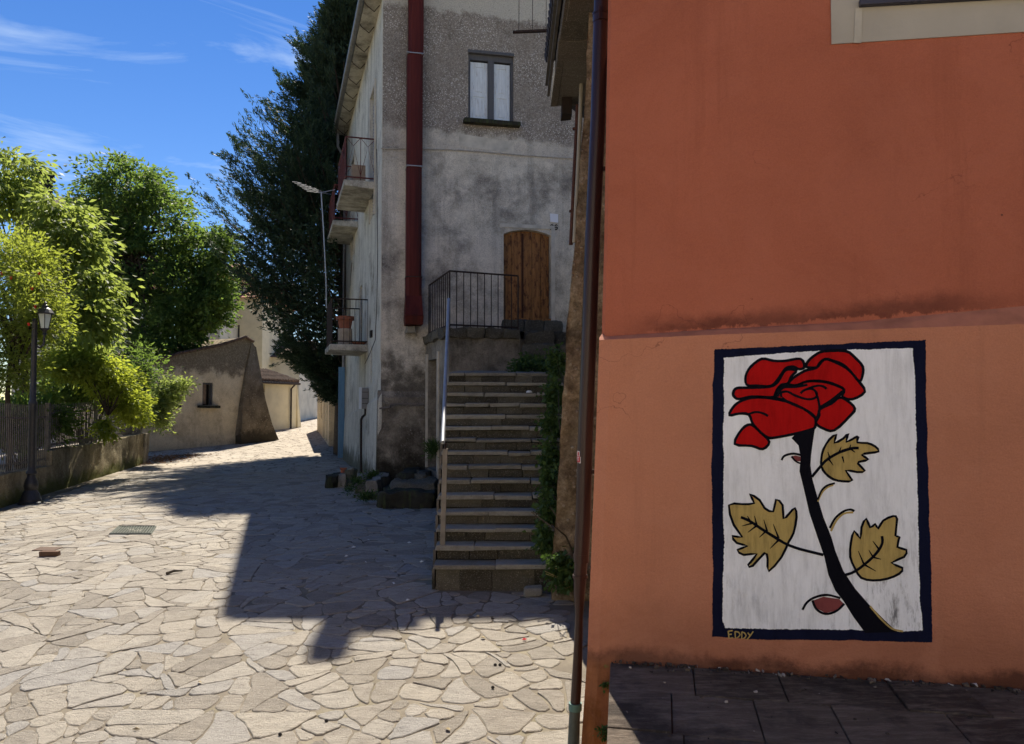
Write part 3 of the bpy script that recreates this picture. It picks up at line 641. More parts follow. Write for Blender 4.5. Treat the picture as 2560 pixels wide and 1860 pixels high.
# ------------------------------------------------------------------ downpipe beside the red wall, with its sticker
def build_pipe():
    YP = 5.5
    pts = [(0, 1504), (300, 1495), (600, 1481), (850, 1472.5), (1100, 1463), (1300, 1458), (1395, 1453)]
    P = [at_y(u, v, YP) for v, u in [(-400, 1512)] + pts]
    th = thing('downpipe', (P[-1].x, YP, gz(YP)), 'tall dark brown drainpipe with dented foot beside the red wall', 'drainpipe')
    t = NT('brown_painted_copper')
    c = t.ramp(t.noise(3, 6, .6, t.mapv((1, 1, .3))), (.3, (.022, .009, .009)), (.6, (.034, .013, .012)), (.8, (.05, .02, .018)))
    Mp = t.end(t.bsdf(c, .32, t.bump(t.noise(14, 4), .1, .004), spec=.4))
    r = 19 / F * YP
    MB().tube(P, r, 20).build('upper_pipe', Mp, th, True)
    Q = [at_y(u, v, YP) for v, u in ((1395, 1453), (1440, 1450), (1485, 1448.5), (1540, 1448), (1600, 1446), (1700, 1442), (1765, 1438))]
    lp = MB().tube(Q, [r * .84, r * .86, r * .72, r * .5, r * .55, r * .66, r * .66], 16).build('dented_pipe', Mp, th, True)
    Md = simple('verdigris_grey_metal', (.07, .085, .075), .5, .4, 9, streak=(.2, .28, .25))
    MB().tube([at_y(1438, 1765, YP), at_y(1436, 1800, YP), at_y(1434, 1860, YP), V((at_y(1430, 1860, YP).x, YP, gz(YP) - .05))], [r * .72, r * .72, r * .78, r * .85], 16).build('foot_pipe', Md, th, True)
    def ring(v, u, h, k, mat, name):
        MB().tube([at_y(u, v - h, YP), at_y(u, v + h, YP)], r * k, 20).build(name, mat, th, True)
    ring(45, 1503, 11, 1.12, Mp, 'coupling'); ring(36, 1503, 2, 1.2, Mp, 'clip_band')
    ring(1395, 1453, 10, 1.02, Mp, 'coupling'); ring(1441, 1450, 4, .98, Mp, 'coupling')
    ring(1766, 1438, 9, .86, simple('green_ring', (.09, .19, .17), .5), 'coupling')
    p = at_y(1497, 42, YP); MB().box(p + V((.0, -r * 1.1, 0)), (.012, .03, .09)).build('clip_bolt', Mp, th)
    for v, u in ((420, 1490), (1180, 1461)):
        q = at_y(u, v, YP); MB().box(q + V((.09, .02, 0)), (.2, .02, .03)).build('wall_bracket', Mp, th)
    # sticker wrapped on the tube
    a = at_y(1462, 1140, YP)
    st = thing('sticker', a, 'small red and white lettered sticker on the brown drainpipe', 'sticker')
    Mw = simple('sticker_white', (.75, .7, .68), .5, .05); Mr = simple('sticker_red', (.5, .02, .03), .5, .1)
    def patch(name, pts, mat, k, par=st):
        def S(x, y):      # x across (radius units of arc), y px
            ang = math.pi + .0 + x / r; c = at_y(1462, y, YP)
            return V((c.x + math.cos(ang) * r * k, c.y + math.sin(ang) * r * k, c.z))
        m = MB(); n = 8
        for x0, x1, y0, y1 in pts:
            for i in range(n):
                xa, xb = x0 + (x1 - x0) * i / n, x0 + (x1 - x0) * (i + 1) / n
                m.poly([S(xa, y0), S(xb, y0), S(xb, y1), S(xa, y1)])
        return m.build(name, mat, par, True)
    patch('backing', [(-.045, .042, 1127, 1141), (-.05, .05, 1141, 1157)], Mw, 1.012)
    patch('red_field', [(-.04, .037, 1129, 1139), (-.045, .045, 1140, 1155)], Mr, 1.02)
    def let(x, y0, y1, w, ch):
        m, t_ = (y0 + y1) / 2, 1.4
        seg = {'R': [(0, .25, y0, y1), (0, 1, y0, y0 + t_), (.7, 1, y0, m), (0, 1, m - .7, m + .7), (.6, .95, m, y1)], 'E': [(0, .28, y0, y1), (0, 1, y0, y0 + t_), (0, .85, m - .7, m + .7), (0, 1, y1 - t_, y1)],
               'A': [(0, .28, y0 + 1, y1), (.72, 1, y0 + 1, y1), (.15, .85, y0, y0 + t_), (0, 1, m, m + t_)], 'T': [(0, 1, y0, y0 + t_), (.36, .64, y0, y1)]}[ch]
        patch('sticker_letter', [(x + a_ * w, x + b_ * w, c_, d_) for a_, b_, c_, d_ in seg], Mw, 1.028)
    let(-.016, 1130, 1138, .02, 'R'); let(.01, 1130, 1138, .018, 'E')
    for i, ch in enumerate('ART'): let(-.03 + i * .024, 1142, 1152, .019, ch)
    MB().box(at_y(1445, 1190, YP) + V((-.0, 0.03, 0)), (.012, .02, .09)).build('cable_end', Mw, th)
build_pipe()

# ------------------------------------------------------------------ grey house frame of reference
C0 = V((-3.14, 18.2, 0))
A12, A17 = math.radians(12), math.radians(17)
EF = V((math.cos(A12), math.sin(A12), 0)); NF = V((math.sin(A12), -math.cos(A12), 0))
ES = V((-math.sin(A17), math.cos(A17), 0)); NS = V((-math.cos(A17), -math.sin(A17), 0))
def HF(s, z, o=0): p = C0 + EF * s + NF * o; return V((p.x, p.y, z))
def HS(s, z, o=0): p = C0 + ES * s + NS * o; return V((p.x, p.y, z))
def fpx(u, v, o=0): p = on_plane(u, v, C0 + NF * o, NF); return (p - C0).dot(EF), p.z
def spx(u, v, o=0): p = on_plane(u, v, C0 + NS * o, NS); return (p - C0).dot(ES), p.z
def wall_holes(m, fn, s0, s1, z0, z1, holes, depth, thick=.4, ztop=None):
    S = sorted({s0, s1, *[h[0] for h in holes], *[h[1] for h in holes]}); Z = sorted({z0, z1, *[h[2] for h in holes], *[h[3] for h in holes]})
    for a, b in zip(S[:-1], S[1:]):
        for c, d in zip(Z[:-1], Z[1:]):
            if any(h[0] <= a + 1e-6 and b <= h[1] + 1e-6 and h[2] <= c + 1e-6 and d <= h[3] + 1e-6 for h in holes): continue
            ta = tb = d
            if ztop and d == z1: ta, tb = ztop(a), ztop(b)
            m.poly([fn(a, c), fn(b, c), fn(b, tb), fn(a, ta)])
    for a, b, c, d in holes:
        for p, q in (((a, c), (b, c)), ((b, c), (b, d)), ((b, d), (a, d)), ((a, d), (a, c))):
            m.poly([fn(*p), fn(*q), fn(*q, -depth), fn(*p, -depth)])

# ------------------------------------------------------------------ stone staircase
M_moss = simple('dark_mossy_stone', (.032, .03, .021), .95, .6, 5, bump=.9, bscale=25, streak=(.06, .075, .025))
M_iron = simple('rusty_dark_iron', (.045, .03, .022), .7, .5, 30, metal=.2)
M_galv = simple('galvanised_tube', (.3, .32, .34), .5, .15, 8, metal=.3, spec=.4)
STEP0, RISE, GO = 8.82, .167, .262
def build_stairs():
    th = thing('stone_staircase', (-.2, STEP0, gz(STEP0)), 'long flight of worn stone steps climbing between the grey house and rough wall', 'stairs')
    rr = random.Random(21)
    zs = [.26 + RISE * i for i in range(15)]
    for i, z in enumerate(zs):
        y = STEP0 + GO * i; xl = -.9 - .05 * (y - STEP0); xr = .62 + .22 * (y - STEP0)
        zb = (zs[i - 1] if i else gz(STEP0) - .05)
        top = i == 14
        # risers: a row of blocks
        x = xl + .02
        while x < xr - .02:
            w = rr.uniform(.22, .55); x2 = min(xr, x + w)
            if xr - x2 < .12: x2 = xr
            m = MB(); m.tone = rr.random(); h = z - .055 - zb
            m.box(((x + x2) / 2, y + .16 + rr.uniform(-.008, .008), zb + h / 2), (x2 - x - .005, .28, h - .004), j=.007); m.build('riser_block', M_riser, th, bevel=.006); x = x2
        # treads: slabs with a small nosing
        x = xl
        dep = GO + .06
        while x < xr:
            w = rr.uniform(.3, 1.0); x2 = min(xr, x + w)
            if xr - x2 < .2: x2 = xr
            m = MB(); m.tone = rr.random()
            cz = z - .0275 + rr.uniform(-.008, .008); hh = .055 + rr.uniform(-.01, .008)
            y0 = y - .03 + rr.uniform(-.025, .025)
            if top:
                bow = lambda q: .0 + .28 * max(0, (q - .0)) ** 1.5
                pa, pb = y0 + bow(x), y0 + bow(x2)
                m.hexa([V((x + .004, pa, z - .055)), V((x2 - .004, pb, z - .055)), V((x2 - .004, 17.2, z - .055)), V((x + .004, 15.5, z - .055))], [V((x + .004, pa, z)), V((x2 - .004, pb, z)), V((x2 - .004, 17.2, z + .2)), V((x + .004, 15.5, z + .15))])
            else:
                m.box(((x + x2) / 2, y0 + dep / 2, cz), (x2 - x - rr.uniform(.003, .012), dep, hh), j=.008)
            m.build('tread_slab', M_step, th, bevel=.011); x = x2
    # core below the treads and side string
    m = MB(); y1 = STEP0 + GO * 14
    prof = [(STEP0 + .06, gz(STEP0) - .2)] + [q for i, z in enumerate(zs) for q in ((STEP0 + .06 + GO * i, z - .07 - (RISE if i else .2)), (STEP0 + .06 + GO * i, z - .06))] + [(16.0, zs[-1] - .06), (16.0, -.2)]
    prof = prof[:1] + prof[2:]
    m.prism([V((-.9 + .03 - .05 * (y - STEP0), y, z)) for y, z in prof], (1.45, 0, 0)); m.build('core', M_moss, th)
    m = MB()
    for i in range(14):
        y = STEP0 + GO * i; m.box((-.9 - .05 * (y - STEP0) - .008, y + GO / 2 + .02, (zs[i] - .05 + gz(9)) / 2), (.03, GO - .002, zs[i] - .06 - gz(9)))
    m.build('side_string', plaster('stair_side', ((.12, .105, .085), (.2, .18, .15), (.26, .23, .19)), low=(.1, .3, (.04, .04, .028))), th)
build_stairs()

def build_handrail():
    a = at_y(1106, 1366, 9.1); b = at_y(1113, 1122, 9.16)
    th = thing('stair_handrail', a, 'grey steel tube handrail rising up the left side of the stairs', 'handrail')
    m = MB(); q = (b - a)
    m.prism([a + V((-.03, -.01, -.03)), a + V((.03, -.01, -.03)), b + V((.03, -.01, 0)), b + V((-.03, -.01, 0))], (0, .03, 0)); m.build('flat_post', simple('greyed_post', (.22, .2, .17), .6, .3, metal=.3), th, bevel=.003)
    e = at_y(1122, 748, 12.9)
    c = at_y(1107, 1106, 9.02)
    MB().tube([c, e], .026, 14).build('tube_rail', M_galv, th, True)
    MB().tube([b + V((0, 0, -.02)), b + V((0, .04, .07))], .014, 8).build('rail_peg', M_iron, th)
    k = at_y(1120, 800, 12.4); f = V((k.x, k.y, .26 + RISE * 13)); MB().tube([k, V((k.x, k.y, f.z))], .02, 8).build('flat_post', M_galv, th)
build_handrail()

# ------------------------------------------------------------------ rough stone house on the right of the stairs
M_rough = plaster('rough_brown_render', ((.11, .085, .055), (.3, .24, .155), (.5, .42, .3)), dark=(.07, .052, .034), sscale=10, blotch=.75, streak=.3, bscale=22, bstr=1.0, speck=(.36, .31, .24), speck_scale=16)
def rough_grid(name, fn, nu, nv, mat, parent, amp=.03, sc=5):
    pts = []
    for j in range(nv + 1):
        for i in range(nu + 1):
            p, n = fn(i / nu, j / nv); k = mnoise.fractal(p * sc, .8, 2.1, 4) * amp; pts.append(p + n * k)
    m = MB(); W = nu + 1
    m.add(pts, [(j * W + i, j * W + i + 1, (j + 1) * W + i + 1, (j + 1) * W + i) for j in range(nv) for i in range(nu)])
    return m.build(name, mat, parent, True)
def build_stone_house():
    Y = 8.5
    edge = [(1475, -60), (1469, 120), (1463, 250), (1455, 330), (1446, 480), (1437, 600), (1427, 700), (1416, 850), (1406, 1000), (1398, 1150), (1391, 1280), (1386, 1340), (1380, 1390), (1378, 1500)]
    E = [at_y(u, v, Y) for u, v in edge][::-1]
    th = thing('stone_house', (1.4, Y + 1, gz(Y)), 'rough brown rendered stone house with stone eave above the stairs', 'house')
    def xl(z):
        for a, b in zip(E[:-1], E[1:]):
            if z <= b.z or b is E[-1]: t = (z - a.z) / (b.z - a.z); return a.x + (b.x - a.x) * t
    zt = 6.55
    def fr(u, v):
        z = -.3 + v * (zt + .3); x0 = xl(max(z, E[0].z)) + .02 * mnoise.noise(V((z * 2.2, 0, 1))) + .012 * mnoise.noise(V((z * 9, 0, 5)))
        return V((x0 + (3.2 - x0) * u ** 1.6, Y, z)), V((0, -1, 0))
    rough_grid('front_wall', fr, 40, 120, M_rough, th, .035, 4)
    def sd(u, v):
        z = -.3 + v * (zt + .3); x0 = xl(max(z, E[0].z)) + .02 * mnoise.noise(V((z * 2.2, 0, 1))) + .012 * mnoise.noise(V((z * 9, 0, 5)))
        return V((x0 + .215 * u * 9.5, Y + u * 9.5, z)), V((-1, .2, 0)) * min(1, u * 20)
    rough_grid('side_wall', sd, 60, 70, M_rough, th, .03, 4)
    # eave: soffit slabs, fascia, tiles, beam
    zs = 2.15 + 745 / F * 11.4
    MS = stone_mat('brown_soffit_stone', ((.13, .11, .085), (.17, .145, .115), (.21, .185, .15), (.16, .13, .1)), .6)
    rr = random.Random(9)
    ys = [7.6, 8.25, 8.8, 9.3, 9.85, 11.42]
    for i, (a, b) in enumerate(zip(ys[:-1], ys[1:])):
        m = MB(); m.tone = rr.random(); xa = .60 + rr.uniform(-.02, .04); m.box(((xa + 1.5) / 2, (a + b) / 2, zs + .05 - .01 * (i % 2)), (1.5 - xa, b - a - .012, .1), j=.008); m.build('soffit_slab', MS, th, bevel=.01)
    m = MB(); m.tone = .2; m.box((.64, 9.5, zs + .1), (.1, 3.84, .2), j=.01); m.build('eave_board', MS, th, bevel=.01)
    Mw = simple('old_gutter', (.11, .1, .085), .6, .4)
    for x, z in ((.55, zs + .16), (.51, zs + .22)):
        MB().box((x, 9.4 - (.0 if x > .53 else .12), z), (.04, 3.9 - (.0 if x > .53 else .25), .07)).build('gutter_rail', Mw, th)
    Mt = simple('dark_old_tile', (.035, .035, .045), .9, .4)
    for k in range(19):
        y = 7.4 + k * .165; m = MB()
        m.tube([(.46, y, zs + .27), (.75, y, zs + .34), (1.3, y, zs + .48)], [.065, .07, .075], 8); m.build('roof_tile', Mt, th)
    MB().prism([V((.6, 7.3, zs + .2)), V((3.4, 7.3, zs + .95)), V((3.4, 18, zs + .95)), V((.6, 11.4, zs + .2))], (0, 0, .1)).build('roof', Mt, th)
    b = at_y(1416, 268, 11.2); MB().box((b.x, 11.2, zs - .12), (.16, .3, .26), j=.01).build('beam_end', simple('rotten_beam', (.03, .02, .014), .9), th)
    MB().prism([at_y(1447, -80, 9.6), at_y(1458, 48, 9.6), at_y(1500, 48, 9.6), at_y(1500, -80, 9.6)], (0, .5, 0)).build('cream_panel', M_cream, th)
    # two thin pipes
    Mr = simple('rusty_pipe', (.09, .035, .022), .7, .4, 14)
    d = thing('rusty_downpipe', at_y(1427, 612, 11.0), 'thin rusty pipe hanging below the stone eave', 'pipe')
    MB().tube([at_y(1444, 262, 11.0), at_y(1436, 430, 11.0), at_y(1427, 612, 11.0)], .03, 10).build('tube', Mr, d, True)
    for u, v in ((1439, 322), (1431, 528)): MB().box(at_y(u + 4, v, 11.0), (.14, .05, .03)).build('clip', Mr, d)
    d = thing('beige_pipe', at_y(1437, 606, 10.6), 'thin beige plastic pipe beside the rusty pipe', 'pipe')
    MB().tube([at_y(1455, 178, 10.6), at_y(1447, 380, 10.6), at_y(1436, 606, 10.6)], .03, 10).build('tube', simple('beige_plastic', (.34, .3, .23), .6, .1), d, True)
    d = thing('iron_bar', at_y(1380, 74, 9.7), 'dark iron bar with hanging wires jutting from the stone eave', 'bar')
    MB().prism([at_y(1282, 76, 9.7), at_y(1384, 71, 9.7), at_y(1384, 77, 9.7), at_y(1282, 81, 9.7)], (0, .04, 0)).build('arm', M_iron, d)
    for u in (1297, 1331, 1365): MB().tube([at_y(u, 76, 9.72), at_y(u + 1, -60, 9.72)], .004, 4).build('wire', M_iron, d)
build_stone_house()

# ------------------------------------------------------------------ grey house
def band_extra(t, c):
    # rougher pebbledash above the string line, pale washed strip along it
    s = t.dot(C0, EF); z = t.z()
    nz = t.math('MULTIPLY', t.math('SUBTRACT', t.noise(3.5, 7, .7), .5), .7)
    zz = t.math('ADD', t.math('ADD', z, t.math('MULTIPLY', s, .035)), nz)
    up = t.step(zz, 8.7, 8.95)
    peb = t.ramp(t.noise(16, 5, .8), (.32, (.12, .1, .08)), (.5, (.22, .185, .15)), (.66, (.34, .3, .25)))
    c = t.mix(t.math('MULTIPLY', up, .85), c, peb)
    vz = t.ramp(t.vor(22), (.2, 1.), (.36, 0.))
    c = t.mix(t.math('MULTIPLY', t.math('MULTIPLY', vz, up), t.ramp(t.noise(1.2, 4), (.4, .2), (.55, 1.))), c, (.65, .61, .55))
    st = t.math('MULTIPLY', t.step(zz, 8.25, 8.4), t.math('SUBTRACT', 1, t.step(zz, 8.65, 8.85)))
    c = t.mix(t.math('MULTIPLY', st, t.ramp(t.noise(4, 6, .7), (.4, .1), (.6, .8))), c, (.55, .5, .42))
    tp = t.step(zz, 11.8, 11.95); c = t.mix(tp, c, (.52, .49, .41))
    return c
M_hfront = plaster('weathered_grey_render', ((.54, .49, .39), (.68, .62, .5), (.79, .73, .6)), dark=(.15, .135, .115), speck=(.6, .57, .5), blotch=.7, streak=.6, bscale=26, bstr=.8, low=(2.4, 1.5, (.085, .075, .06)), extra=band_extra, dark_amt=.85)
M_hside = plaster('pale_streaked_render', ((.55, .53, .44), (.66, .64, .54), (.74, .72, .61)), dark=(.2, .185, .145), blotch=.35, streak=.8, bstr=.35, low=(.25, .5, (.13, .13, .085)))
M_hbase = plaster('black_stained_render', ((.13, .115, .09), (.25, .22, .175), (.44, .4, .32)), dark=(.04, .034, .026), blotch=.8, streak=.8, bstr=1., low=(.4, .8, (.025, .024, .017)), speck=(.3, .28, .24), speck_scale=14)
M_band = simple('pale_plaster_band', (.55, .51, .42), .9, .3, 4, bump=.5)
M_wood = NT('ochre_worn_wood'); _t = M_wood
_c = _t.ramp(_t.noise(4, 6, .6, _t.mapv((6, 6, .5))), (.3, (.16, .07, .022)), (.5, (.28, .125, .038)), (.7, (.35, .165, .055)))
_c = _t.mix(_t.ramp(_t.noise(11, 8, .75, _t.mapv((1, 1, .4))), (.5, 0.), (.6, .85)), _c, (.07, .022, .01))
M_wood = _t.end(_t.bsdf(_c, .75, _t.bump(_t.noise(10, 5, .6, _t.mapv((8, 8, .5))), .4, .006)))
def shutter_mat(name, col, gr):
    t = NT(name); c = t.ramp(t.noise(7, 6, .6, t.mapv((4, 4, .4))), (.3, tuple(x * .82 for x in col)), (.6, col))
    c = t.mix(t.ramp(t.noise(9, 8, .75, t.mapv((3, 3, .35))), (.55, 0.), (.68, .8)), c, gr); return t.end(t.bsdf(c, .7, t.bump(t.noise(14, 5, .6, t.mapv((8, 8, .6))), .4, .004)))
M_shut = shutter_mat('flaking_pale_blue_paint', (.72, .77, .78), (.34, .31, .28)); M_frame = shutter_mat('grey_blue_bare_wood', (.1, .1, .105), (.05, .048, .046))
M_shut2 = shutter_mat('blue_grey_shutter', (.19, .22, .29), (.1, .1, .11)); M_blue = shutter_mat('faded_blue_door', (.15, .29, .42), (.06, .12, .2))
M_redmetal = NT('oxblood_metal'); _t = M_redmetal
_c = _t.ramp(_t.noise(2.2, 8, .7, _t.mapv((3, 3, .18))), (.3, (.035, .006, .004)), (.5, (.075, .01, .006)), (.72, (.12, .02, .011)))
M_redmetal = _t.end(_t.bsdf(_c, .6, _t.bump(_t.noise(8, 4), .1, .005), spec=.2))
M_conc = plaster('stained_concrete', ((.45, .42, .35), (.56, .53, .44), (.64, .6, .52)), dark=(.06, .054, .043), blotch=.62, streak=.5, bstr=.4)
M_rrail = simple('red_brown_rail', (.11, .03, .025), .6, .4, 14)
M_glass = NT('window_glass'); M_glass = M_glass.end(M_glass.bsdf((.02, .024, .028), .1, spec=.5))
M_terra = simple('terracotta', (.3, .11, .065), .85, .3, 8)
M_void = simple('dark_interior', (.02, .017, .014), .95)

def build_grey_house():
    th = thing('grey_house', HF(3, 0), 'tall weathered grey house with red flue and arched brown door', 'house')
    ws0, wz1 = fpx(1171, 131); ws1, _ = fpx(1284, 138); _, wz0 = fpx(1170, 302)
    ds0, dz0 = fpx(1259, 800); ds1, _ = fpx(1378, 800); _, dz1 = fpx(1318, 571)
    ZE = 12.14; SLOPE = .26; WID = 7.4; LEN = 10.4
    ztop = lambda s: ZE + SLOPE * s
    m = MB(); wall_holes(m, HF, 0, WID, 0, ZE, [(ws0, ws1, wz0, wz1), (ds0, ds1, dz0, dz1)], .3, ztop=ztop)
    m.build('front_wall', M_hfront, th)
    # side facade with openings (tall windows behind the balconies)
    def srect(u0, u1, v0, v1): a, zt = spx(u0, v0); b, _ = spx(u1, v0); _, zb = spx((u0 + u1) / 2, v1); return a, b, zb, zt
    S = lambda u: spx(u, 600)[0]
    holes = [(S(936), S(925.5), 7.02, 10.4), (S(886), S(879), 7.02, 10.3), (S(906), S(900), 3.55, 5.6), (S(931.5), S(928.5), 2.6, 3.5)]
    m = MB(); wall_holes(m, HS, 0, LEN, 0, ZE, holes, .22)
    m.poly([HS(LEN, 0), HS(LEN, ZE), HS(LEN, ZE + SLOPE * WID, -WID), HS(LEN, 0, -WID)])
    m.build('side_wall', M_hside, th)
    m = MB()
    for k, h in enumerate(holes[:3]):
        mb = MB(); s0, s1, z0, z1 = h; mid = (s0 + s1) / 2
        for a, b in ((s0, mid), (mid, s1)):
            mb.box(HS((a + b) / 2, (z0 + z1) / 2, -.1), (b - a - .03, .04, z1 - z0 - .04), ES, NS)
            n = int((z1 - z0 - .3) / .09)
            for i in range(n): mb.box(HS((a + b) / 2, z0 + .15 + i * .09, -.072), (b - a - .16, .03, .05), ES, unit(NS + V((0, 0, -.5))), unit(V((0, 0, 1)) + NS * .5))
        mb.build('shutter_window', M_shut2, th)
        if k < 2:
            fr = MB()
            for s_ in (s0 - .07, s1 + .07): fr.box(HS(s_, (z0 + z1) / 2, .01), (.13, .05, z1 - z0 + .1), ES, NS)
            fr.box(HS(mid, z1 + .07, .012), (s1 - s0 + .28, .05, .14), ES, NS); fr.build('window_surround', M_band, th)
    h = holes[3]; MB().box(HS((h[0] + h[1]) / 2, (h[2] + h[3]) / 2, -.15), (h[1] - h[0], .03, h[3] - h[2]), ES, NS).build('vent_panel', M_void, th)
    # white corner strip, plinth, band under the window
    m = MB(); m.hexa([HS(.02, 3.1, 0), HS(.02, 3.1, .02), HS(.17, 3.1, .02), HS(.17, 3.1, 0)], [HS(.02, 12, 0), HS(.02, 12, .02), HS(.17, 12, .02), HS(.17, 12, 0)]); m.build('corner_strip', simple('limewash_strip', (.6, .59, .5), .9, .2, 3), th)
    m = MB()
    e = [HF(-.12, 0, .16), HF(2.2, 0, .16), HF(2.2, 0, -.02), HF(-.12, 0, -.02)]
    t_ = [HF(-.08, 2.2, .07), HF(2.2, 2.25, .07), HF(2.2, 2.4, -.02), HF(-.08, 2.4, -.02)]
    m.hexa([V((p.x, p.y, 0)) for p in e], t_); m.build('plinth', M_hbase, th, bevel=.02)
    m = MB(); m.hexa([HS(-.1, 0, .14), HS(10, 0, .1), HS(10, 0, -.02), HS(-.1, 0, -.02)], [HS(-.1, 2.2, .06), HS(10, 1.5, .04), HS(10, 1.55, -.02), HS(-.1, 2.32, -.02)]); m.build('plinth', M_hside, th, bevel=.015)
    pa, pz1 = fpx(1148, 334); pb, pz0 = fpx(1284, 384)
    MB().prism([HF(pa, pz0 + .1), HF(pb, pz0), HF(pb, pz1 - .12), HF(pa, pz1)], NF * .006).build('plaster_patch', M_band, th)
    # cable along the string line and stains of iron
    pts = [on_plane(u, v, C0 + NF * .03, NF) for u, v in ((952, 371), (1000, 372), (1120, 374), (1200, 379), (1300, 388), (1440, 397))]
    MB().tube(pts, .012, 5).build('cable', simple('pale_cable', (.4, .37, .3), .7), th)
    # window
    mb = MB(); W = ws1 - ws0; H = wz1 - wz0
    for s_ in (ws0 + .03, ws1 - .03): mb.box(HF(s_, (wz0 + wz1) / 2, -.12), (.06, .09, H), EF, NF)
    mb.box(HF((ws0 + ws1) / 2, wz1 - .07, -.118), (W - .12, .09, .14), EF, NF); mb.box(HF((ws0 + ws1) / 2 + .01, (wz0 + wz1) / 2 - .07, -.116), (.15, .1, H - .15), EF, NF)
    win = mb.build('window', M_frame, th)
    for a, b in ((ws0 + .062, (ws0 + ws1) / 2 - .066), ((ws0 + ws1) / 2 + .086, ws1 - .07)):
        lf = MB(); w = b - a; zb, zt = wz0 + .03, wz1 - .17
        lf.box(HF((a + b) / 2, (zb + zt) / 2, -.17), (w, .03, zt - zb), EF, NF)
        for s_ in (a + .04, b - .04): lf.box(HF(s_, (zb + zt) / 2, -.15), (.08, .03, zt - zb), EF, NF)
        hz = [zb + .07, zb + (zt - zb) * .46, zt - .06]
        for z_, hh in zip(hz, (.14, .1, .12)): lf.box(HF((a + b) / 2, z_, -.149), (w - .16, .028, hh), EF, NF)
        for z0_, z1_ in ((hz[0] + .1, hz[1] - .08), (hz[1] + .08, hz[2] - .09)): lf.box(HF((a + b) / 2, (z0_ + z1_) / 2, -.152), (w - .26, .025, z1_ - z0_), EF, NF)
        lf.build('shutter', M_shut, win, bevel=.006)
    MB().box(HF((ws0 + ws1) / 2, (wz0 + wz1) / 2, -.28), (W, .02, H), EF, NF).build('pane', M_glass, win)
    sa, sz = fpx(1159, 296); sb, _ = fpx(1297, 312)
    MB().box(HF((sa + sb) / 2, wz0 - .05, .07), (sb - sa, .26, .1), EF, NF, j=.02).build('window_sill', M_moss, th, bevel=.015)
    MB().box(HF((ws0 + ws1) / 2, wz1 + .03, -.02), (W + .02, .1, .07), EF, NF, j=.01).build('lintel', M_frame, th)
    # door
    D = ds1 - ds0; da = dz1 - .16
    dr = MB(); dr.box(HF((ds0 + ds1) / 2, dz0 + .03, -.1), (D - .01, .22, .06), EF, NF); door = dr.build('door', M_wood, th)
    mid = ds0 + D * .42
    xs = [ds0 + .015, ds0 + D * .19, mid, mid + D * .2, mid + D * .39, ds1 - .015]
    arch = lambda s: da + .12 * (1 - ((s - (ds0 + ds1) / 2) / (D / 2)) ** 2)
    for a, b in zip(xs[:-1], xs[1:]):
        pts = [(a + .004, dz0 + .06), (b - .004, dz0 + .06), (b - .004, arch(b)), ((a + b) / 2, arch((a + b) / 2)), (a + .004, arch(a))]
        MB().prism([HF(s, z, -.2 + R.uniform(-.004, .004)) for s, z in pts], NF * .04).build('plank', M_wood, door, bevel=.004)
    MB().box(HF(mid, (dz0 + da) / 2 + .05, -.152), (.05, .03, da - dz0), EF, NF).build('door_cover_strip', simple('dark_wood', (.07, .025, .012), .8), door)
    arc = [(ds0, dz1), (ds0, da)] + [(ds0 + D * k / 10, arch(ds0 + D * k / 10) + .01) for k in range(1, 10)] + [(ds1, da), (ds1, dz1)]
    MB().prism([HF(s, z, -.012) for s, z in arc], -NF * .28).build('door_arch', M_hfront, th)
    MB().box(HF((ds0 + ds1) / 2, (dz0 + da) / 2, -.28), (D, .02, da - dz0), EF, NF).build('door_back', M_void, door)
    m = MB()
    m.box(HF(ds1 + .05, (dz0 + dz1) / 2, .006), (.1, .012, dz1 - dz0 + .1), EF, NF); m.box(HF((ds0 + ds1) / 2, dz1 + .05, .004), (D + .2, .012, .09), EF, NF); m.build('door_surround', M_band, th)
    # house number: white tile and painted 26
    a, z1 = fpx(1375, 534); b, z0 = fpx(1395, 556)
    MB().prism([HF(a, z0), HF(b, z0 - .01), HF(b, z1 - .01), HF(a, z1)], NF * .02).build('number_tile', simple('white_tile', (.78, .78, .78), .4, .03), th)
    def digit(u0, segs):
        mb = MB()
        for k, ((x0, y0), (x1, y1)) in enumerate(segs):
            p, q = [fpx(u0 + x, 562 + y) for x, y in ((x0, y0), (x1, y1))]
            d = math.hypot(q[0] - p[0], q[1] - p[1]); nx, nz_ = -(q[1] - p[1]) / d * .012, (q[0] - p[0]) / d * .012
            o = .008 + k * .0004; ex = ((q[0] - p[0]) / d * .008, (q[1] - p[1]) / d * .008)
            mb.poly([HF(p[0] + nx - ex[0], p[1] + nz_ - ex[1], o), HF(q[0] + nx + ex[0], q[1] + nz_ + ex[1], o), HF(q[0] - nx + ex[0], q[1] - nz_ + ex[1], o), HF(p[0] - nx - ex[0], p[1] - nz_ - ex[1], o)])
        mb.build('number_digit', simple('black_stencil', (.02, .02, .02), .8), th)
    digit(1376, [((0, 3), (2, 0)), ((2, 0), (5, 0)), ((5, 0), (7, 3)), ((7, 3), (6, 6)), ((6, 6), (0, 12)), ((0, 12), (7, 12)), ((7, 12), (7, 10))])
    digit(1386, [((7, 2), (5, 0)), ((5, 0), (2, 1)), ((2, 1), (0, 5)), ((0, 5), (0, 10)), ((0, 10), (2, 12)), ((2, 12), (5, 12)), ((5, 12), (7, 10)), ((7, 10), (7, 7)), ((7, 7), (5, 6)), ((5, 6), (1, 7))])
    # roof with eave, gutter, iron brackets
    g0 = .43
    zr = lambda o: ZE + .02 - SLOPE * o * 0
    m = MB()
    A, B = HS(-.25, ZE, g0) + NF * 0, HS(LEN + .2, ZE, g0)
    A = C0 + NS * g0 + NF * .25; A.z = ZE
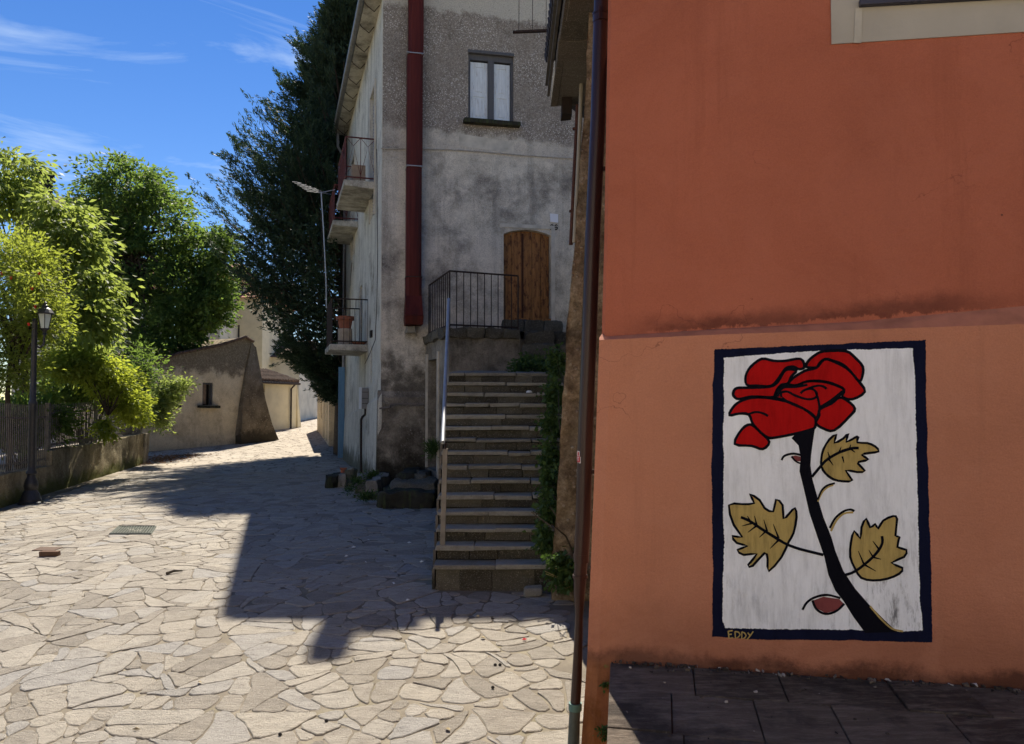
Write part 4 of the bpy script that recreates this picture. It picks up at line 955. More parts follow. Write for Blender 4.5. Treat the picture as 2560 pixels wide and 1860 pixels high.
    Rr = C0 + EF * (WID + .3) + NF * .25; Rr.z = ZE + SLOPE * (WID + .3 + g0)
    Rb = HS(LEN + .2, ZE + SLOPE * (WID + .3 + g0), -WID - .3)
    m.prism([A, Rr, Rb, B], (0, 0, .12)); m.build('roof', simple('old_roof_tile', (.2, .1, .065), .9, .4, 8), th)
    m = MB(); m.prism([HS(0, ZE - .01, g0 - .03), HS(LEN, ZE - .01, g0 - .03), HS(LEN, ZE + .0, .0), HS(0, ZE + .0, .0)], (0, 0, -.09)); m.build('soffit', M_conc, th)
    MB().tube([HS(-.2, ZE - .02, g0 + .04), HS(LEN + .1, ZE - .06, g0 + .04)], .085, 10).build('gutter', simple('grey_gutter', (.2, .2, .19), .5, .3, metal=.3), th, True)
    for k in range(9):
        s = .5 + k * 1.15; MB().tube([HS(s, ZE - .12, .03), HS(s, ZE - .3, .16), HS(s, ZE - .16, .36), HS(s, ZE - .1, .4)], .014, 5).build('iron_bracket', M_iron, th)
    for (u, v0, v1) in ((849, 330, 470),):
        a = HS(LEN - .2, ZE - .1, .35); MB().tube([a, a + V((0, 0, -.5)), HS(LEN - .1, ZE - 1.0, .08), HS(LEN - .1, .1, .08)], .05, 8).build('rain_pipe', simple('grey_pipe', (.3, .3, .3), .5), th, True)
    # chimneys (their shadows fall on the street)
    def chim(s, o, w, h, name):
        p = HF(s, ZE + SLOPE * s, o); m = MB(); m.box((p.x, p.y, p.z + h / 2 - .1), (w, w, h + .2), EF, NF); m.box((p.x, p.y, p.z + h + .04), (w + .16, w + .16, .08), EF, NF)
        for a in (-1, 1):
            for b in (-1, 1): m.box((p.x + a * w * .35, p.y + b * w * .35, p.z + h + .18), (.08, .08, .2), EF, NF)
        m.box((p.x, p.y, p.z + h + .31), (w + .2, w + .2, .07), EF, NF); m.build(name, M_conc, th)
    chim(1.35, -.35, .42, .62, 'chimney'); MB().box(HF(2.62, ZE + SLOPE * 2.62 + .2, .2), (.12, .12, .3), EF, NF).build('vent_pipe', M_conc, th)
    # balconies
    def balcony(s0, s1, z, proj, bars, hgt, mat, deco):
        m = MB(); m.hexa([HS(s0, z, 0), HS(s0, z + .04, proj), HS(s1, z + .04, proj), HS(s1, z, 0)], [HS(s0, z + .2, 0), HS(s0, z + .2, proj), HS(s1, z + .2, proj), HS(s1, z + .2, 0)])
        b = m.build('balcony', M_conc, th, bevel=.015); zb, zt = z + .23, z + .2 + hgt; o = proj - .05
        C = [HS(s0 + .04, 0, 0), HS(s0 + .04, 0, o), HS(s1 - .04, 0, o), HS(s1 - .04, 0, 0)]
        for zz, nm in ((zt, 'top_rail'), (zb + .05, 'bottom_rail')):
            m = MB()
            for p, q in zip(C[:-1], C[1:]): m.tube([V((p.x, p.y, zz)), V((q.x, q.y, zz))], .02, 6)
            m.build(nm, mat, b)
        for p, q in zip(C[:-1], C[1:]):
            L = (q - p).length; n = max(2, round(L / bars))
            for i in range(n + 1):
                if i == 0 and p is not C[0]: continue
                c = p.lerp(q, i / n); MB().tube([V((c.x, c.y, z + .15)), V((c.x, c.y, zt))], .009, 4).build('railing_bar', mat, b)
            if deco:
                n2 = max(2, round(L / .4)); mb = MB()
                for i in range(n2):
                    a_, c_ = p.lerp(q, i / n2), p.lerp(q, (i + 1) / n2); m_ = (a_ + c_) / 2
                    mb.tube([V((a_.x, a_.y, zt)), V((m_.x, m_.y, zt - .22)), V((c_.x, c_.y, zt))], .008, 4); mb.tube([V((a_.x, a_.y, zb + .1)), V((m_.x, m_.y, zt - .22)), V((c_.x, c_.y, zb + .1))], .008, 4)
                mb.build('railing_lattice', mat, b)
        return b
    sA, zA = spx(938, 473); sB, _ = spx(911, 544)
    b1 = balcony(sA, sB, zA, .8, .3, 1.12, M_rrail, True)
    s2, z2 = spx(895, 576); s3, _ = spx(875, 626); balcony(s2, s3, zA - .02, .78, .3, 1.12, M_rrail, True)
    s4, z4 = spx(919, 874); balcony(s4, s4 + 2.3, z4 - .06, 1.02, .16, 1.25, M_iron, False)
    MB().box(HS(sA + .5, zA + .45, .4), (.5, .35, .45), ES, NS).build('planter_box', simple('old_crate', (.32, .24, .17), .9), b1)
    # dark vent and loose cable on the side wall
    s_, z_ = spx(930, 835); MB().box(HS(s_, z_, .02), (.3, .05, .18), ES, NS).build('vent', M_void, th)
    q = [spx(u, v, .05) for u, v in ((942, 372), (943, 480), (944, 640), (942, 760), (938, 850), (922, 890), (912, 910))]
    MB().tube([HS(a, b, .05) for a, b in q], .009, 4).build('cable', M_iron, th)
    # horizontal waste pipe on the front plinth
    p = [on_plane(u, v, C0 + NF * .2, NF) for u, v in ((948, 1021), (973, 1018), (977, 1010), (1062, 1011))]
    MB().tube(p, .022, 6).build('waste_pipe', simple('grey_waste_pipe', (.17, .15, .13), .7), th)
    return th
HOUSE = build_grey_house()

# red flue fixed to the house front
def build_flue():
    a, _ = fpx(1020, 400, .4); b, _ = fpx(1059, 400, .4); z1 = 13.6
    _, zb = fpx(1040, 742, .4); _, zc = fpx(1040, 812, .4)
    th = thing('red_flue', HF((a + b) / 2, zc, .2), 'tall oxblood red metal flue down the grey house front', 'flue')
    def seg(z0, z1_, w, o0, o1, name, sh=0):
        c = (a + b) / 2 + sh; ch = .07
        f = lambda z, ww: [HF(c - ww, z, o0), HF(c - ww, z, o1 - ch), HF(c - ww + ch, z, o1), HF(c + ww - ch, z, o1), HF(c + ww, z, o1 - ch), HF(c + ww, z, o0)]
        m = MB(); n = 6; A_, B_ = f(z0, w), f(z1_, w)
        m.add(A_ + B_, [list(range(n))[::-1], list(range(n, 2 * n))] + [(i, (i + 1) % n, n + (i + 1) % n, n + i) for i in range(n)]); return m.build(name, M_redmetal, th)
    w = (b - a) / 2
    _, j1 = fpx(1040, 133, .4); _, j2 = fpx(1040, 415, .4); _, j3 = fpx(1040, 692, .4)
    seg(j1, z1, w * .97, .03, .4, 'duct'); seg(j2, j1 - .01, w, .03, .41, 'duct', -.02); seg(j3, j2 - .01, w * .98, .03, .4, 'duct', -.03); seg(zb + .02, j3 - .01, w * 1.02, .03, .41, 'duct', -.03)
    c = (a + b) / 2 - .03
    m = MB(); k = .07
    f = lambda z, ww, o: [HF(c - ww, z, .03), HF(c - ww, z, o), HF(c + ww, z, o), HF(c + ww, z, .03)]
    m.hexa(f(zc + .22, w * 1.16, .52), f(zb + .02, w * 1.0, .42)); m.build('flared_hood', M_redmetal, th)
    m = MB(); m.hexa(f(zc, w * 1.12, .5), f(zc + .21, w * 1.2, .54)); m.build('end_box', M_redmetal, th, bevel=.01)
    for j in (j1, j2, j3): MB().box(HF(c, j, .22), (w * 2.12, .42, .02), EF, NF).build('clamp_band', M_iron if j == j3 else M_galv, th)
    MB().box(HF(c - .05, zc - .1, .16), (w * 1.3, .3, .15), EF, NF, j=.03).build('stone_bracket', M_step, th, bevel=.02)
build_flue()

# ------------------------------------------------------------------ terrace in front of the upper door
M_terr = plaster('patched_grey_render', ((.19, .17, .135), (.29, .26, .21), (.38, .345, .28)), dark=(.05, .045, .034), blotch=.7, streak=.5, bstr=.9, sscale=3)
def build_terrace():
    P0 = at_y(1118, 818, 16.2); P1 = at_y(1300, 826, 16.87); s_q, _ = fpx(1064, 760); Q0 = HF(s_q, 0, 0); s_r, _ = fpx(1460, 760); Q1 = HF(s_r, 0, 0)
    z0, zf = 0, P0.z
    th = thing('stone_terrace', V((P0.x, P0.y, 0)), 'grey rendered terrace with doorway below the arched door', 'terrace')
    g = lambda p, z: V((p.x, p.y, z))
    el = unit(g(P0, 0) - g(Q0, 0)); nl = V((-el.y, el.x, 0)); nl = nl if nl.x < 0 else -nl; LL = (g(P0, 0) - g(Q0, 0)).length
    W = lambda s, z, o=0: V((Q0.x, Q0.y, 0)) + el * s + nl * o + V((0, 0, z))
    def lp(u, v): p = on_plane(u, v, g(P0, 0), nl); return (p - g(Q0, 0)).dot(el), p.z
    a, _ = lp(1070, 1000); b, zt = lp(1096, 884)
    m = MB(); wall_holes(m, W, 0, LL, z0, zf - .2, [(a, b, .5, zt - .1)], .5)
    ef = unit(g(P1, 0) - g(P0, 0)); nf = V((ef.y, -ef.x, 0)); LF = (g(P1, 0) - g(P0, 0)).length
    X = lambda s, z, o=0: g(P0, 0) + ef * s + nf * o + V((0, 0, z))
    m.poly([X(0, z0), X(LF, z0), X(LF, zf - .2), X(0, zf - .2)])
    m.poly([X(LF, z0), g(Q1, 0), g(Q1, zf - .2), X(LF, zf - .2)])
    m.build('retaining_wall', M_terr, th)
    m = MB(); m.box(W((a + b) / 2, zt / 2, -.5), (b - a, .03, zt), el, nl); m.build('doorway', simple('old_grey_door', (.1, .095, .08), .85, .4, 4), th)
    m = MB(); m.box(W((a + b) / 2, .28, -.1), (b - a + .1, .3, .56), el, nl); m.build('door_block', M_terr, th)
    for s_ in (a - .06, b + .05): MB().box(W(s_, zt / 2 + .2, .01), (.1, .06, zt - .3), el, nl).build('door_jamb', M_band, th)
    # coping stones
    rr = random.Random(4)
    for fn, L, n in ((W, LL, 4), (X, LF, 4)):
        for k in range(n):
            q0, q1 = L * k / n + (.0 if k else -.02), L * (k + 1) / n
            rough_box('coping_stone', fn((q0 + q1) / 2, zf - .1 + rr.uniform(-.02, .02), -.2), (q1 - q0 - .004, .56 + rr.uniform(-.06, .06), .22), M_riser, th, el if fn is W else ef, nl if fn is W else nf, .05, .08, 3.5, rr.random())
    m = MB(); m.poly([W(.1, zf, -.2), W(LL - .2, zf, -.2), X(LF, zf, -.2), g(Q1, zf), ]); m.build('terrace_floor', M_riser, th)
    # steps rising on the right to the door
    for k, (y, z) in enumerate(((15.9, 2.98), (16.4, 3.36), (16.95, 3.70))):
        xa = .17 + .05 * k
        while xa < 2.2:
            xb = xa + rr.uniform(.5, .8); rough_box('side_step', ((xa + xb) / 2, y + .55 + (xa - .17) * .2, z - .3), (xb - xa - .004, 1.1, .6), M_moss if rr.random() < .4 else M_riser, th, amp=.04, cell=.1, tone=rr.random()); xa = xb
    s0, dz = fpx(1252, 802); s1, _ = fpx(1395, 802)
    for k in range(3):
        q0, q1 = s0 + (s1 - s0) * k / 3, s0 + (s1 - s0) * (k + 1) / 3
        rough_box('threshold_stone', HF((q0 + q1) / 2, (dz + 3.6) / 2, .2), (q1 - q0 - .004, .5, dz - 3.6), M_riser, th, EF, NF, .035, .1, tone=rr.random())
    # railing
    rl = thing('terrace_railing', P0, 'thin rusty iron railing round the terrace below the arched door', 'railing')
    zt_ = P0.z + 1.22
    c = [W(.12, 0, -.06), W(LL - .05, 0, -.06), X(LF - .02, 0, -.06)]
    for nm, zz in (('top_rail', zt_), ('bottom_rail', zf + .06)):
        m = MB()
        for p, q in zip(c[:-1], c[1:]): m.tube([g(p, zz), g(q, zz)], .02, 6)
        m.build(nm, M_iron, rl)
    for p, q, n in ((c[0], c[1], 11), (c[1], c[2], 10)):
        for k in range(n + 1):
            if k == 0 and p is c[1]: continue
            t = p.lerp(q, k / n); r = .011 if k % n else .018
            MB().tube([g(t, zf - .05), g(t, zt_)], r, 5).build('railing_bar', M_iron, rl)
build_terrace()

# ------------------------------------------------------------------ mossy stoop blocks, meter box, conduit, antenna, pots
def ground_block(u0, u1, v_base, v_top, dep, name, mat, par, j=.02, zb=-.05):
    a, b = on_ground(u0, v_base), on_ground(u1, v_base); zt = at_y((u0 + u1) / 2, v_top, (a.y + b.y) / 2).z
    ex = unit(V((b.x - a.x, b.y - a.y, 0))); ey = V((-ex.y, ex.x, 0)); c = (a + b) / 2 + ey * dep / 2
    return rough_box(name, (c.x, c.y, (zt + zb) / 2), ((b - a).length, dep, zt - zb), mat, par, ex, ey, .075, .08, 3.2)
def build_stoop():
    a = on_ground(1000, 1270)
    th = thing('mossy_stoop', a, 'black mossy stone steps at the foot of the grey house corner', 'steps')
    ground_block(942, 1086, 1272, 1231, 1.2, 'stone_block', M_moss, th)
    ground_block(972, 1086, 1262, 1208, 1.6, 'stone_block', M_riser, th)
    ground_block(990, 1030, 1250, 1186, 1.6, 'stone_block', M_moss, th); ground_block(1031, 1066, 1250, 1188, 1.4, 'stone_block', M_riser, th)
    ground_block(917, 944, 1252, 1202, 1.8, 'stone_block', M_terr, th); ground_block(888, 916, 1236, 1190, 1.2, 'stone_block', M_terr, th)
    lb = thing('wall_stub', on_ground(840, 1222), 'low broken stone block by the blue door', 'stone block')
    ground_block(813, 838, 1222, 1190, .9, 'stone_block', M_moss, lb); ground_block(839, 862, 1220, 1188, .8, 'stone_block', M_terr, lb); ground_block(862, 880, 1216, 1172, .7, 'stone_block', M_hside, lb)
    p = on_ground(852, 1216) + V((0, .3, 0)); zt = at_y(852, 1190, p.y).z
    c = thing('clay_pipe_pot', (p.x, p.y, zt), 'upturned terracotta pipe on the broken stone block', 'clay pot')
    MB().lathe((p.x, p.y, zt - .02), [(.08, 0), (.08, .02), (.075, .18), (.095, .2), (.095, .23), (.07, .23)], 14).build('pot_body', M_terra, c, True)
build_stoop()
def build_meter():
    s0, zb = spx(922, 1022); _, zt = spx(922, 970)
    th = thing('meter_box', HS(s0 + .25, zb), 'grey and white electricity meter box on the pale side wall', 'meter box')
    MB().box(HS(s0 + .25, (zb + zt) / 2, .1), (.5, .18, zt - zb), ES, NS).build('housing', simple('grey_plastic', (.2, .2, .2), .6, .1), th, bevel=.01)
    MB().box(HS(s0 + .25, (zb + zt) / 2 + .01, .205), (.52, .03, zt - zb + .03), ES, NS).build('cover', simple('white_plastic', (.62, .66, .68), .4, .05), th, bevel=.006)
    for k in (.25, .5, .8): MB().box(HS(s0 - .004, zb + (zt - zb) * k, .1), (.012, .17, .012), ES, NS).build('rib', M_void, th)
    c = thing('conduit_pipe', HS(s0 + .2, .2, .15), 'dark pipe running down from the meter box to the ground', 'pipe')
    MB().tube([HS(s0 + .1, zb, .08), HS(s0 + .1, zb - .15, .08), HS(s0 + .25, zb - .22, .14), HS(s0 + .3, zb - .3, .17), HS(s0 + .3, .15, .17)], .035, 8).build('tube', simple('dark_conduit', (.03, .022, .02), .6), c, True)
build_meter()
def build_antenna():
    Y = 20.2
    b = at_y(815, 760, Y)
    th = thing('tv_antenna', b, 'slender television aerial on a bent pole at the lower balcony', 'antenna')
    Ma = simple('aluminium_rod', (.45, .46, .47), .45, .1, metal=.6)
    MB().tube([at_y(816, 770, Y), at_y(815, 700, Y), at_y(808, 560, Y), at_y(803, 480, Y)], .016, 6).build('pole', Ma, th)
    MB().tube([at_y(813, 720, Y + .03), at_y(806, 620, Y + .03), at_y(801, 484, Y + .03)], .007, 4).build('cable', M_iron, th)
    A, B = at_y(739, 454, Y - .5), at_y(842, 474, Y + .5)
    A, B = at_y(739, 454, Y - .3), at_y(800, 482, Y)
    MB().tube([A, B, at_y(838, 474, Y + .2)], .011, 5).build('boom', Ma, th)
    d = unit(B - A); e = unit(V((d.y, -d.x, -.12)))
    for k in range(7):
        c = A.lerp(B, .05 + k / 6.6); L = .12 + .035 * k
        MB().tube([c - V((.95, .2, -.05)) * L, c + V((.95, .2, -.1)) * L], .0045, 4).build('element', Ma, th)
build_antenna()
def build_pots():
    s4, z4 = spx(919, 874); zf = z4 + .14
    p = HS(s4 + .45, zf, .58)
    a = thing('stone_cylinder_stand', p, 'pale cylindrical block under the flower pot on lower balcony', 'plant stand')
    MB().lathe(p, [(.2, 0), (.21, .05), (.2, .45), (.19, .46)], 18).build('drum', simple('pale_stone', (.4, .33, .25), .9, .3), a, True)
    q = p + V((0, 0, .465)); b = thing('flower_pot', q, 'terracotta flower pot standing on the lower balcony', 'flower pot')
    MB().lathe(q, [(.16, 0), (.2, .22), (.25, .24), (.26, .34), (.22, .34), (.2, .28)], 20).build('pot_body', M_terra, b, True)
    q = HS(s4 + .4, zf, .2); c = thing('pot_saucer', q, 'flat terracotta saucer on lower balcony beside wall', 'saucer')
    MB().lathe(q, [(.1, 0), (.2, .06), (.22, .1), (.19, .1)], 16).build('dish', M_terra, c, True)
build_pots()

# ------------------------------------------------------------------ garden wall, iron fence, street lamp (left)
M_gwall = plaster('mossy_garden_wall', ((.22, .185, .12), (.32, .27, .175), (.4, .345, .225)), dark=(.065, .055, .03), blotch=.7, streak=.6, bstr=1., sscale=4, low=(.1, .3, (.1, .11, .03)), speck=(.33, .31, .2), speck_scale=12)
M_fence = simple('grey_iron_fence', (.17, .155, .135), .6, .35, 12, metal=.2)
WD = unit((-.212, 1, 0)); WNn = V((WD.y, -WD.x, 0))          # along wall, towards the street
WA = V((-9.75, 13.2, 0))
def GW(s, z, o=0): p = WA + WD * s + WNn * o; return V((p.x, p.y, z))
def build_left():
    th = thing('garden_wall', GW(6, 0), 'low mossy rendered garden wall under the iron fence', 'wall')
    hts = [(-1, 4.7, .70, .62), (4.7, 10.0, .98, .95), (10.0, 12.8, 1.0, 1.02)]
    for a, b, h0, h1 in hts:
        n = max(8, int((b - a) / .18))
        def fr(u, v, a=a, b=b, h0=h0, h1=h1): s = a + (b - a) * u; return GW(s, -.1 + v * (h0 + (h1 - h0) * u + .1), 0), WNn
        rough_grid('wall_face', fr, n, 8, M_gwall, th, .05, 3)
        m = MB(); m.hexa([GW(a, -.1, -.03), GW(b, -.1, -.03), GW(b, -.1, -.35), GW(a, -.1, -.35)], [GW(a, h0, -.0), GW(b, h1, -.0), GW(b, h1, -.35), GW(a, h0, -.35)]); m.build('wall_body', M_gwall, th, bevel=.03)
    MB().box(GW(12.9, .45, -.15), (.4, .5, 1.2), WNn, WD, j=.03).build('end_pier', M_terr, th, bevel=.03)
    # fence sections
    def fence(s0, s1, zb0, zb1, zt0, zt1, step, label, posts):
        f = thing('iron_fence', GW((s0 + s1) / 2, min(zb0, zb1), -.15), label, 'fence', 'iron fence panels on the garden wall')
        L = s1 - s0; zb = lambda s: zb0 + (zb1 - zb0) * (s - s0) / L; zt = lambda s: zt0 + (zt1 - zt0) * (s - s0) / L
        for k in (.1, .78):
            m = MB(); f_ = lambda s: zb(s) + (zt(s) - zb(s)) * k
            m.hexa([GW(s0, f_(s0), -.13), GW(s1, f_(s1), -.13), GW(s1, f_(s1), -.15), GW(s0, f_(s0), -.15)], [GW(s0, f_(s0) + .045, -.13), GW(s1, f_(s1) + .045, -.13), GW(s1, f_(s1) + .045, -.15), GW(s0, f_(s0) + .045, -.15)]); m.build('rail', M_fence, f)
        n = int(L / step)
        for i in range(n + 1):
            s = s0 + L * i / n
            MB().box(GW(s, (zb(s) + zt(s)) / 2, -.12), (.014, .022, zt(s) - zb(s)), WNn, WD).build('fence_bar', M_fence, f)
        for s in posts: MB().box(GW(s, (zb(s) + zt(s)) / 2, -.14), (.09, .09, zt(s) - zb(s) + .05), WNn, WD).build('fence_post', M_fence, f)
    fence(-1, 2.05, .7, .66, 2.2, 2.12, .095, 'grey iron fence panel at the photo left edge beside the lamp', (2.05,))
    fence(2.15, 4.0, .66, .62, 2.1, 2.02, .095, 'grey iron fence panel just behind the street lamp', (4.0,))
    fence(4.1, 4.75, .62, .62, 2.04, 2.06, .095, 'narrow grey iron gate panel beside a taller post', (4.75,))
    fence(4.9, 8.2, .97, .95, 2.05, 2.1, .11, 'shaded iron fence panel under the hanging vine', (8.2,))
    fence(8.4, 12.7, .95, 1.0, 2.1, 2.3, .12, 'farthest iron fence panel ending at the stone pier', (12.7,))
build_left()
tag(MB().poly([GW(-12, .03, -.3), GW(13, .03, -.3), GW(13, .03, -14), GW(-12, .03, -14)]).build('garden_ground', simple('dark_soil_and_leaf_mould', (.06, .055, .03), .95, .5, 5, bump=1., bscale=18)), 'dark planted garden soil behind the iron fence', kind='structure')
def build_lamp():
    b = on_ground(74, 1259); b.x += .02
    th = thing('street_lamp', b, 'black cast iron street lamp with a glass lantern by the garden wall', 'street lamp')
    Ml = simple('black_cast_iron', (.028, .028, .03), .45, .3, 20, spec=.4)
    MB().lathe(b, [(.235, 0), (.235, .03), (.2, .05), (.2, .09), (.18, .12), (.16, .2), (.125, .25), (.11, .28), (.125, .31), (.135, .38), (.12, .46), (.08, .55), (.075, .6), (.1, .62), (.1, .66), (.075, .69), (.068, .8)], 24).build('base', Ml, th, True)
    MB().lathe(b, [(.068, .79), (.064, 1.9), (.07, 1.92), (.08, 1.97), (.07, 2.02), (.085, 2.06), (.085, 2.1), (.062, 2.14), (.056, 2.7), (.052, 3.75), (.06, 3.78), (.03, 3.86)], 18).build('post', Ml, th, True)
    for sx in (1,):
        a = b + V((sx * .21, 0, 3.5))
        MB().tube([b + V((0, 0, 3.3)), b + V((sx * .12, 0, 3.24)), b + V((sx * .2, 0, 3.32)), a + V((0, 0, .06))], .022, 8).build('arm', Ml, th, True)
        ln = MB(); ln.lathe(a, [(.05, .02), (.03, .06), (.05, .1), (.085, .13), (.085, .15)], 14)
        hb, ht = .15, .45
        for k in range(6):
            t = math.pi / 3 * k; c_, s_ = math.cos(t), math.sin(t); ln.tube([a + V((c_ * .085, s_ * .085, hb)), a + V((c_ * .14, s_ * .14, ht))], .009, 4)
        ln.lathe(a, [(.175, ht), (.175, ht + .02), (.12, ht + .1), (.06, ht + .14), (.06, ht + .18), (.03, ht + .2), (.035, ht + .24), (.005, ht + .27)], 12)
        lo = ln.build('lantern', Ml, th)
        t = NT('milky_glass'); g = t.bsdf((.75, .8, .78), .25, spec=.5); tr = t.n('ShaderNodeBsdfTranslucent'); tr.inputs[0].default_value = (.8, .85, .8, 1)
        mx = t.n('ShaderNodeMixShader'); mx.inputs[0].default_value = .5; t.put(mx.inputs[1], g); t.put(mx.inputs[2], tr.outputs[0])
        MB().lathe(a, [(.08, hb + .005), (.133, ht - .005)], 6).build('glass', t.end(mx.outputs[0]), lo)
build_lamp()

# ------------------------------------------------------------------ far houses
def old_extra(t, c):
    zz = t.math('ADD', t.z(), t.math('MULTIPLY', t.math('SUBTRACT', t.noise(1.1, 8, .7), .5), 2.2))
    peb = t.ramp(t.noise(14, 5, .8), (.32, (.1, .08, .055)), (.5, (.2, .16, .11)), (.66, (.36, .3, .215)))
    return t.mix(t.math('MULTIPLY', t.step(zz, 3.2, 3.6), .92), c, peb)
M_old = plaster('ochre_flaked_render', ((.64, .53, .36), (.77, .65, .45), (.85, .74, .54)), dark=(.38, .3, .2), blotch=.5, streak=.3, sscale=1.2, bstr=.7, extra=old_extra)
M_oldd = plaster('brown_pebble_render', ((.15, .12, .085), (.24, .195, .135), (.33, .27, .195)), dark=(.1, .078, .053), blotch=.6, streak=.2, speck=(.38, .33, .25), bstr=1., speck_scale=10, low=(.55, .35, (.06, .05, .035)))
M_creamw = simple('cream_wall', (.68, .6, .41), .9, .12, 2)
M_pale = simple('pale_plaster', (.6, .56, .46), .9, .2, 1.5)
M_tile = simple('grey_brown_tile', (.13, .085, .06), .9, .5, 6)
def build_far():
    gA, gB = on_ground(430, 1124), on_ground(676, 1101)
    e = unit(V((gB.x - gA.x, gB.y - gA.y, 0))); n = V((e.y, -e.x, 0)); n = n if n.y < 0 else -n
    def opx(u, v, o=0): p = on_plane(u, v, gA + n * o, n); return (p - gA).dot(e), p.z
    def OW(s, z, o=0): return V((gA.x, gA.y, 0)) + e * s + n * o + V((0, 0, z))
    th = thing('old_house', OW(3, gz(gA.y)), 'low ochre house with brown pebble render and sloping buttress corner', 'house')
    w1 = (opx(521, 0)[0], opx(547, 0)[0], opx(534, 1013)[1], opx(534, 957)[1]); w0 = (opx(428, 0)[0], opx(450, 0)[0], opx(440, 1012)[1], opx(440, 950)[1])
    zr = opx(540, 938)[1]
    sL, sR = opx(330, 1000)[0], opx(640, 1000)[0]
    m = MB(); wall_holes(m, OW, sL, sR, -.3, zr, [w1, w0], .3); m.build('lower_wall', M_old, th)
    top = [opx(u, v) for u, v in ((330, 925), (400, 900), (450, 885), (545, 866), (612, 845), (632, 858), (640, 872))]
    m = MB(); m.prism([OW(sL, zr, .012), OW(sR, zr, .012)] + [OW(s, z, .012) for s, z in top[::-1]], -n * 6); m.build('upper_wall', M_old, th)
    # buttress
    A_ = [opx(u, v, .02) for u, v in ((628, 858), (640, 868), (648, 930), (656, 1000), (668, 1060), (682, 1099), (585, 1114), (592, 1060), (600, 1000), (612, 930))]
    m = MB(); m.prism([OW(s, z, .03 + max(0, (4.2 - z)) * .1) for s, z in A_], -n * 3); m.build('buttress', M_oldd, th)
    MB().box(OW((sL + opx(600, 0)[0]) / 2, .35, .03), (opx(600, 0)[0] - sL, .1, .5), e, n).build('plinth', M_old, th)
    # roof tiles along the sloped top edge
    for (a, b) in zip(top[:-2], top[1:-1]):
        L = math.hypot(b[0] - a[0], b[1] - a[1]); k = max(1, int(L / .35))
        for i in range(k):
            p0 = OW(a[0] + (b[0] - a[0]) * i / k, a[1] + (b[1] - a[1]) * i / k + .04, .08); p1 = OW(a[0] + (b[0] - a[0]) * (i + .95) / k, a[1] + (b[1] - a[1]) * (i + .95) / k + .06, .08)
            MB().tube([p0, p1], .07, 6).build('verge_tile', M_tile, th)
    for w in (w1, w0):
        m = MB(); W = w[1] - w[0]
        for s in (w[0] + .04, w[1] - .04): m.box(OW(s, (w[2] + w[3]) / 2, -.1), (.08, .08, w[3] - w[2]), e, n)
        m.box(OW((w[0] + w[1]) / 2, w[3] - .04, -.098), (W - .16, .08, .08), e, n)
        wo = m.build('window', M_frame, th)
        MB().box(OW(w[0] + W * .3, (w[2] + w[3]) / 2, -.13), (W * .42, .03, w[3] - w[2] - .1), e, n).build('shutter', simple('worn_shutter', (.24, .17, .11), .8, .4), wo)
        MB().box(OW((w[0] + w[1]) / 2, (w[2] + w[3]) / 2, -.28), (W, .02, w[3] - w[2]), e, n).build('pane', M_void, wo)
        MB().box(OW((w[0] + w[1]) / 2, w[2] - .06, .06), (W + .5, .25, .11), e, n, j=.02).build('sill', M_moss, wo)
    # tall pale houses behind
    def tower(u0, u1, v_top, Y, name, label, mat, roof, wins, v_roof=None):
        a, b = at_y(u0, 900, Y), at_y(u1, 900, Y); zt = at_y(u0, v_top, Y).z
        h = thing(name, ((a.x + b.x) / 2, Y, 1), label, 'house', None)
        holes = []
        for (x0, x1, y0, y1) in wins: holes.append((at_y(x0, 900, Y).x, at_y(x1, 900, Y).x, at_y(x0, y1, Y).z, at_y(x0, y0, Y).z))
        fn = lambda s, z, o=0: V((s, Y - o, z))
        m = MB(); wall_holes(m, fn, a.x, b.x, gz(Y) - .2, zt, holes, .25)
        m.poly([fn(a.x, 0), fn(a.x, zt), fn(a.x, zt, -7), fn(a.x, 0, -7)]); m.poly([fn(b.x, 0), fn(b.x, zt), fn(b.x, zt, -7), fn(b.x, 0, -7)]); m.build('wall', mat, h)
        for q in holes:
            MB().box(((q[0] + q[1]) / 2, Y + .2, (q[2] + q[3]) / 2), (q[1] - q[0], .04, q[3] - q[2])).build('window', M_frame, h)
            MB().box(((q[0] + q[1]) / 2, Y - .06, q[2] - .05), (q[1] - q[0] + .3, .2, .08)).build('sill', M_conc, h)
        w = b.x - a.x
        m = MB(); m.hexa([V((a.x - .3, Y - .4, zt)), V((b.x + .3, Y - .4, zt)), V((b.x + .3, Y + 7.4, zt)), V((a.x - .3, Y + 7.4, zt))], [V((a.x - .2, Y + 3.4, zt + 1.4)), V((b.x + .2, Y + 3.4, zt + 1.4)), V((b.x + .2, Y + 3.6, zt + 1.4)), V((a.x - .2, Y + 3.6, zt + 1.4))]); ro = m.build('roof', roof, h)
        return h, ro, zt, a, b
    M_rooft = simple('orange_brown_roof', (.3, .14, .085), .9, .35, 5)
    tower(470, 548, 690, 47, 'pale_house', 'pale tall house half hidden behind the dark cypress', M_pale, M_rooft, [(500, 512, 760, 800)])
    tower(549, 655, 745, 50, 'pale_house', 'cream house wall rising just above the old ochre house', M_creamw, M_rooft, [(575, 598, 812, 850)])
    tower(646, 748, 893, 52, 'back_house', 'plain pale wall behind the low cream house roof', M_pale, M_tile, [])
    tower(745, 790, 930, 58, 'back_house', 'dark stained house wall closing the end of the street', M_terr, M_tile, [])
    h, ro, zt, a, b = tower(30, 145, 520, 34, 'garden_house', 'pale house with black chimney behind the left garden trees', M_pale, M_tile, [])
    c = at_y(108, 520, 34.5)
    m = MB(); m.box((c.x, c.y, c.z + .6), (.55, .5, 1.4)); m.build('chimney_stack', M_void, h)
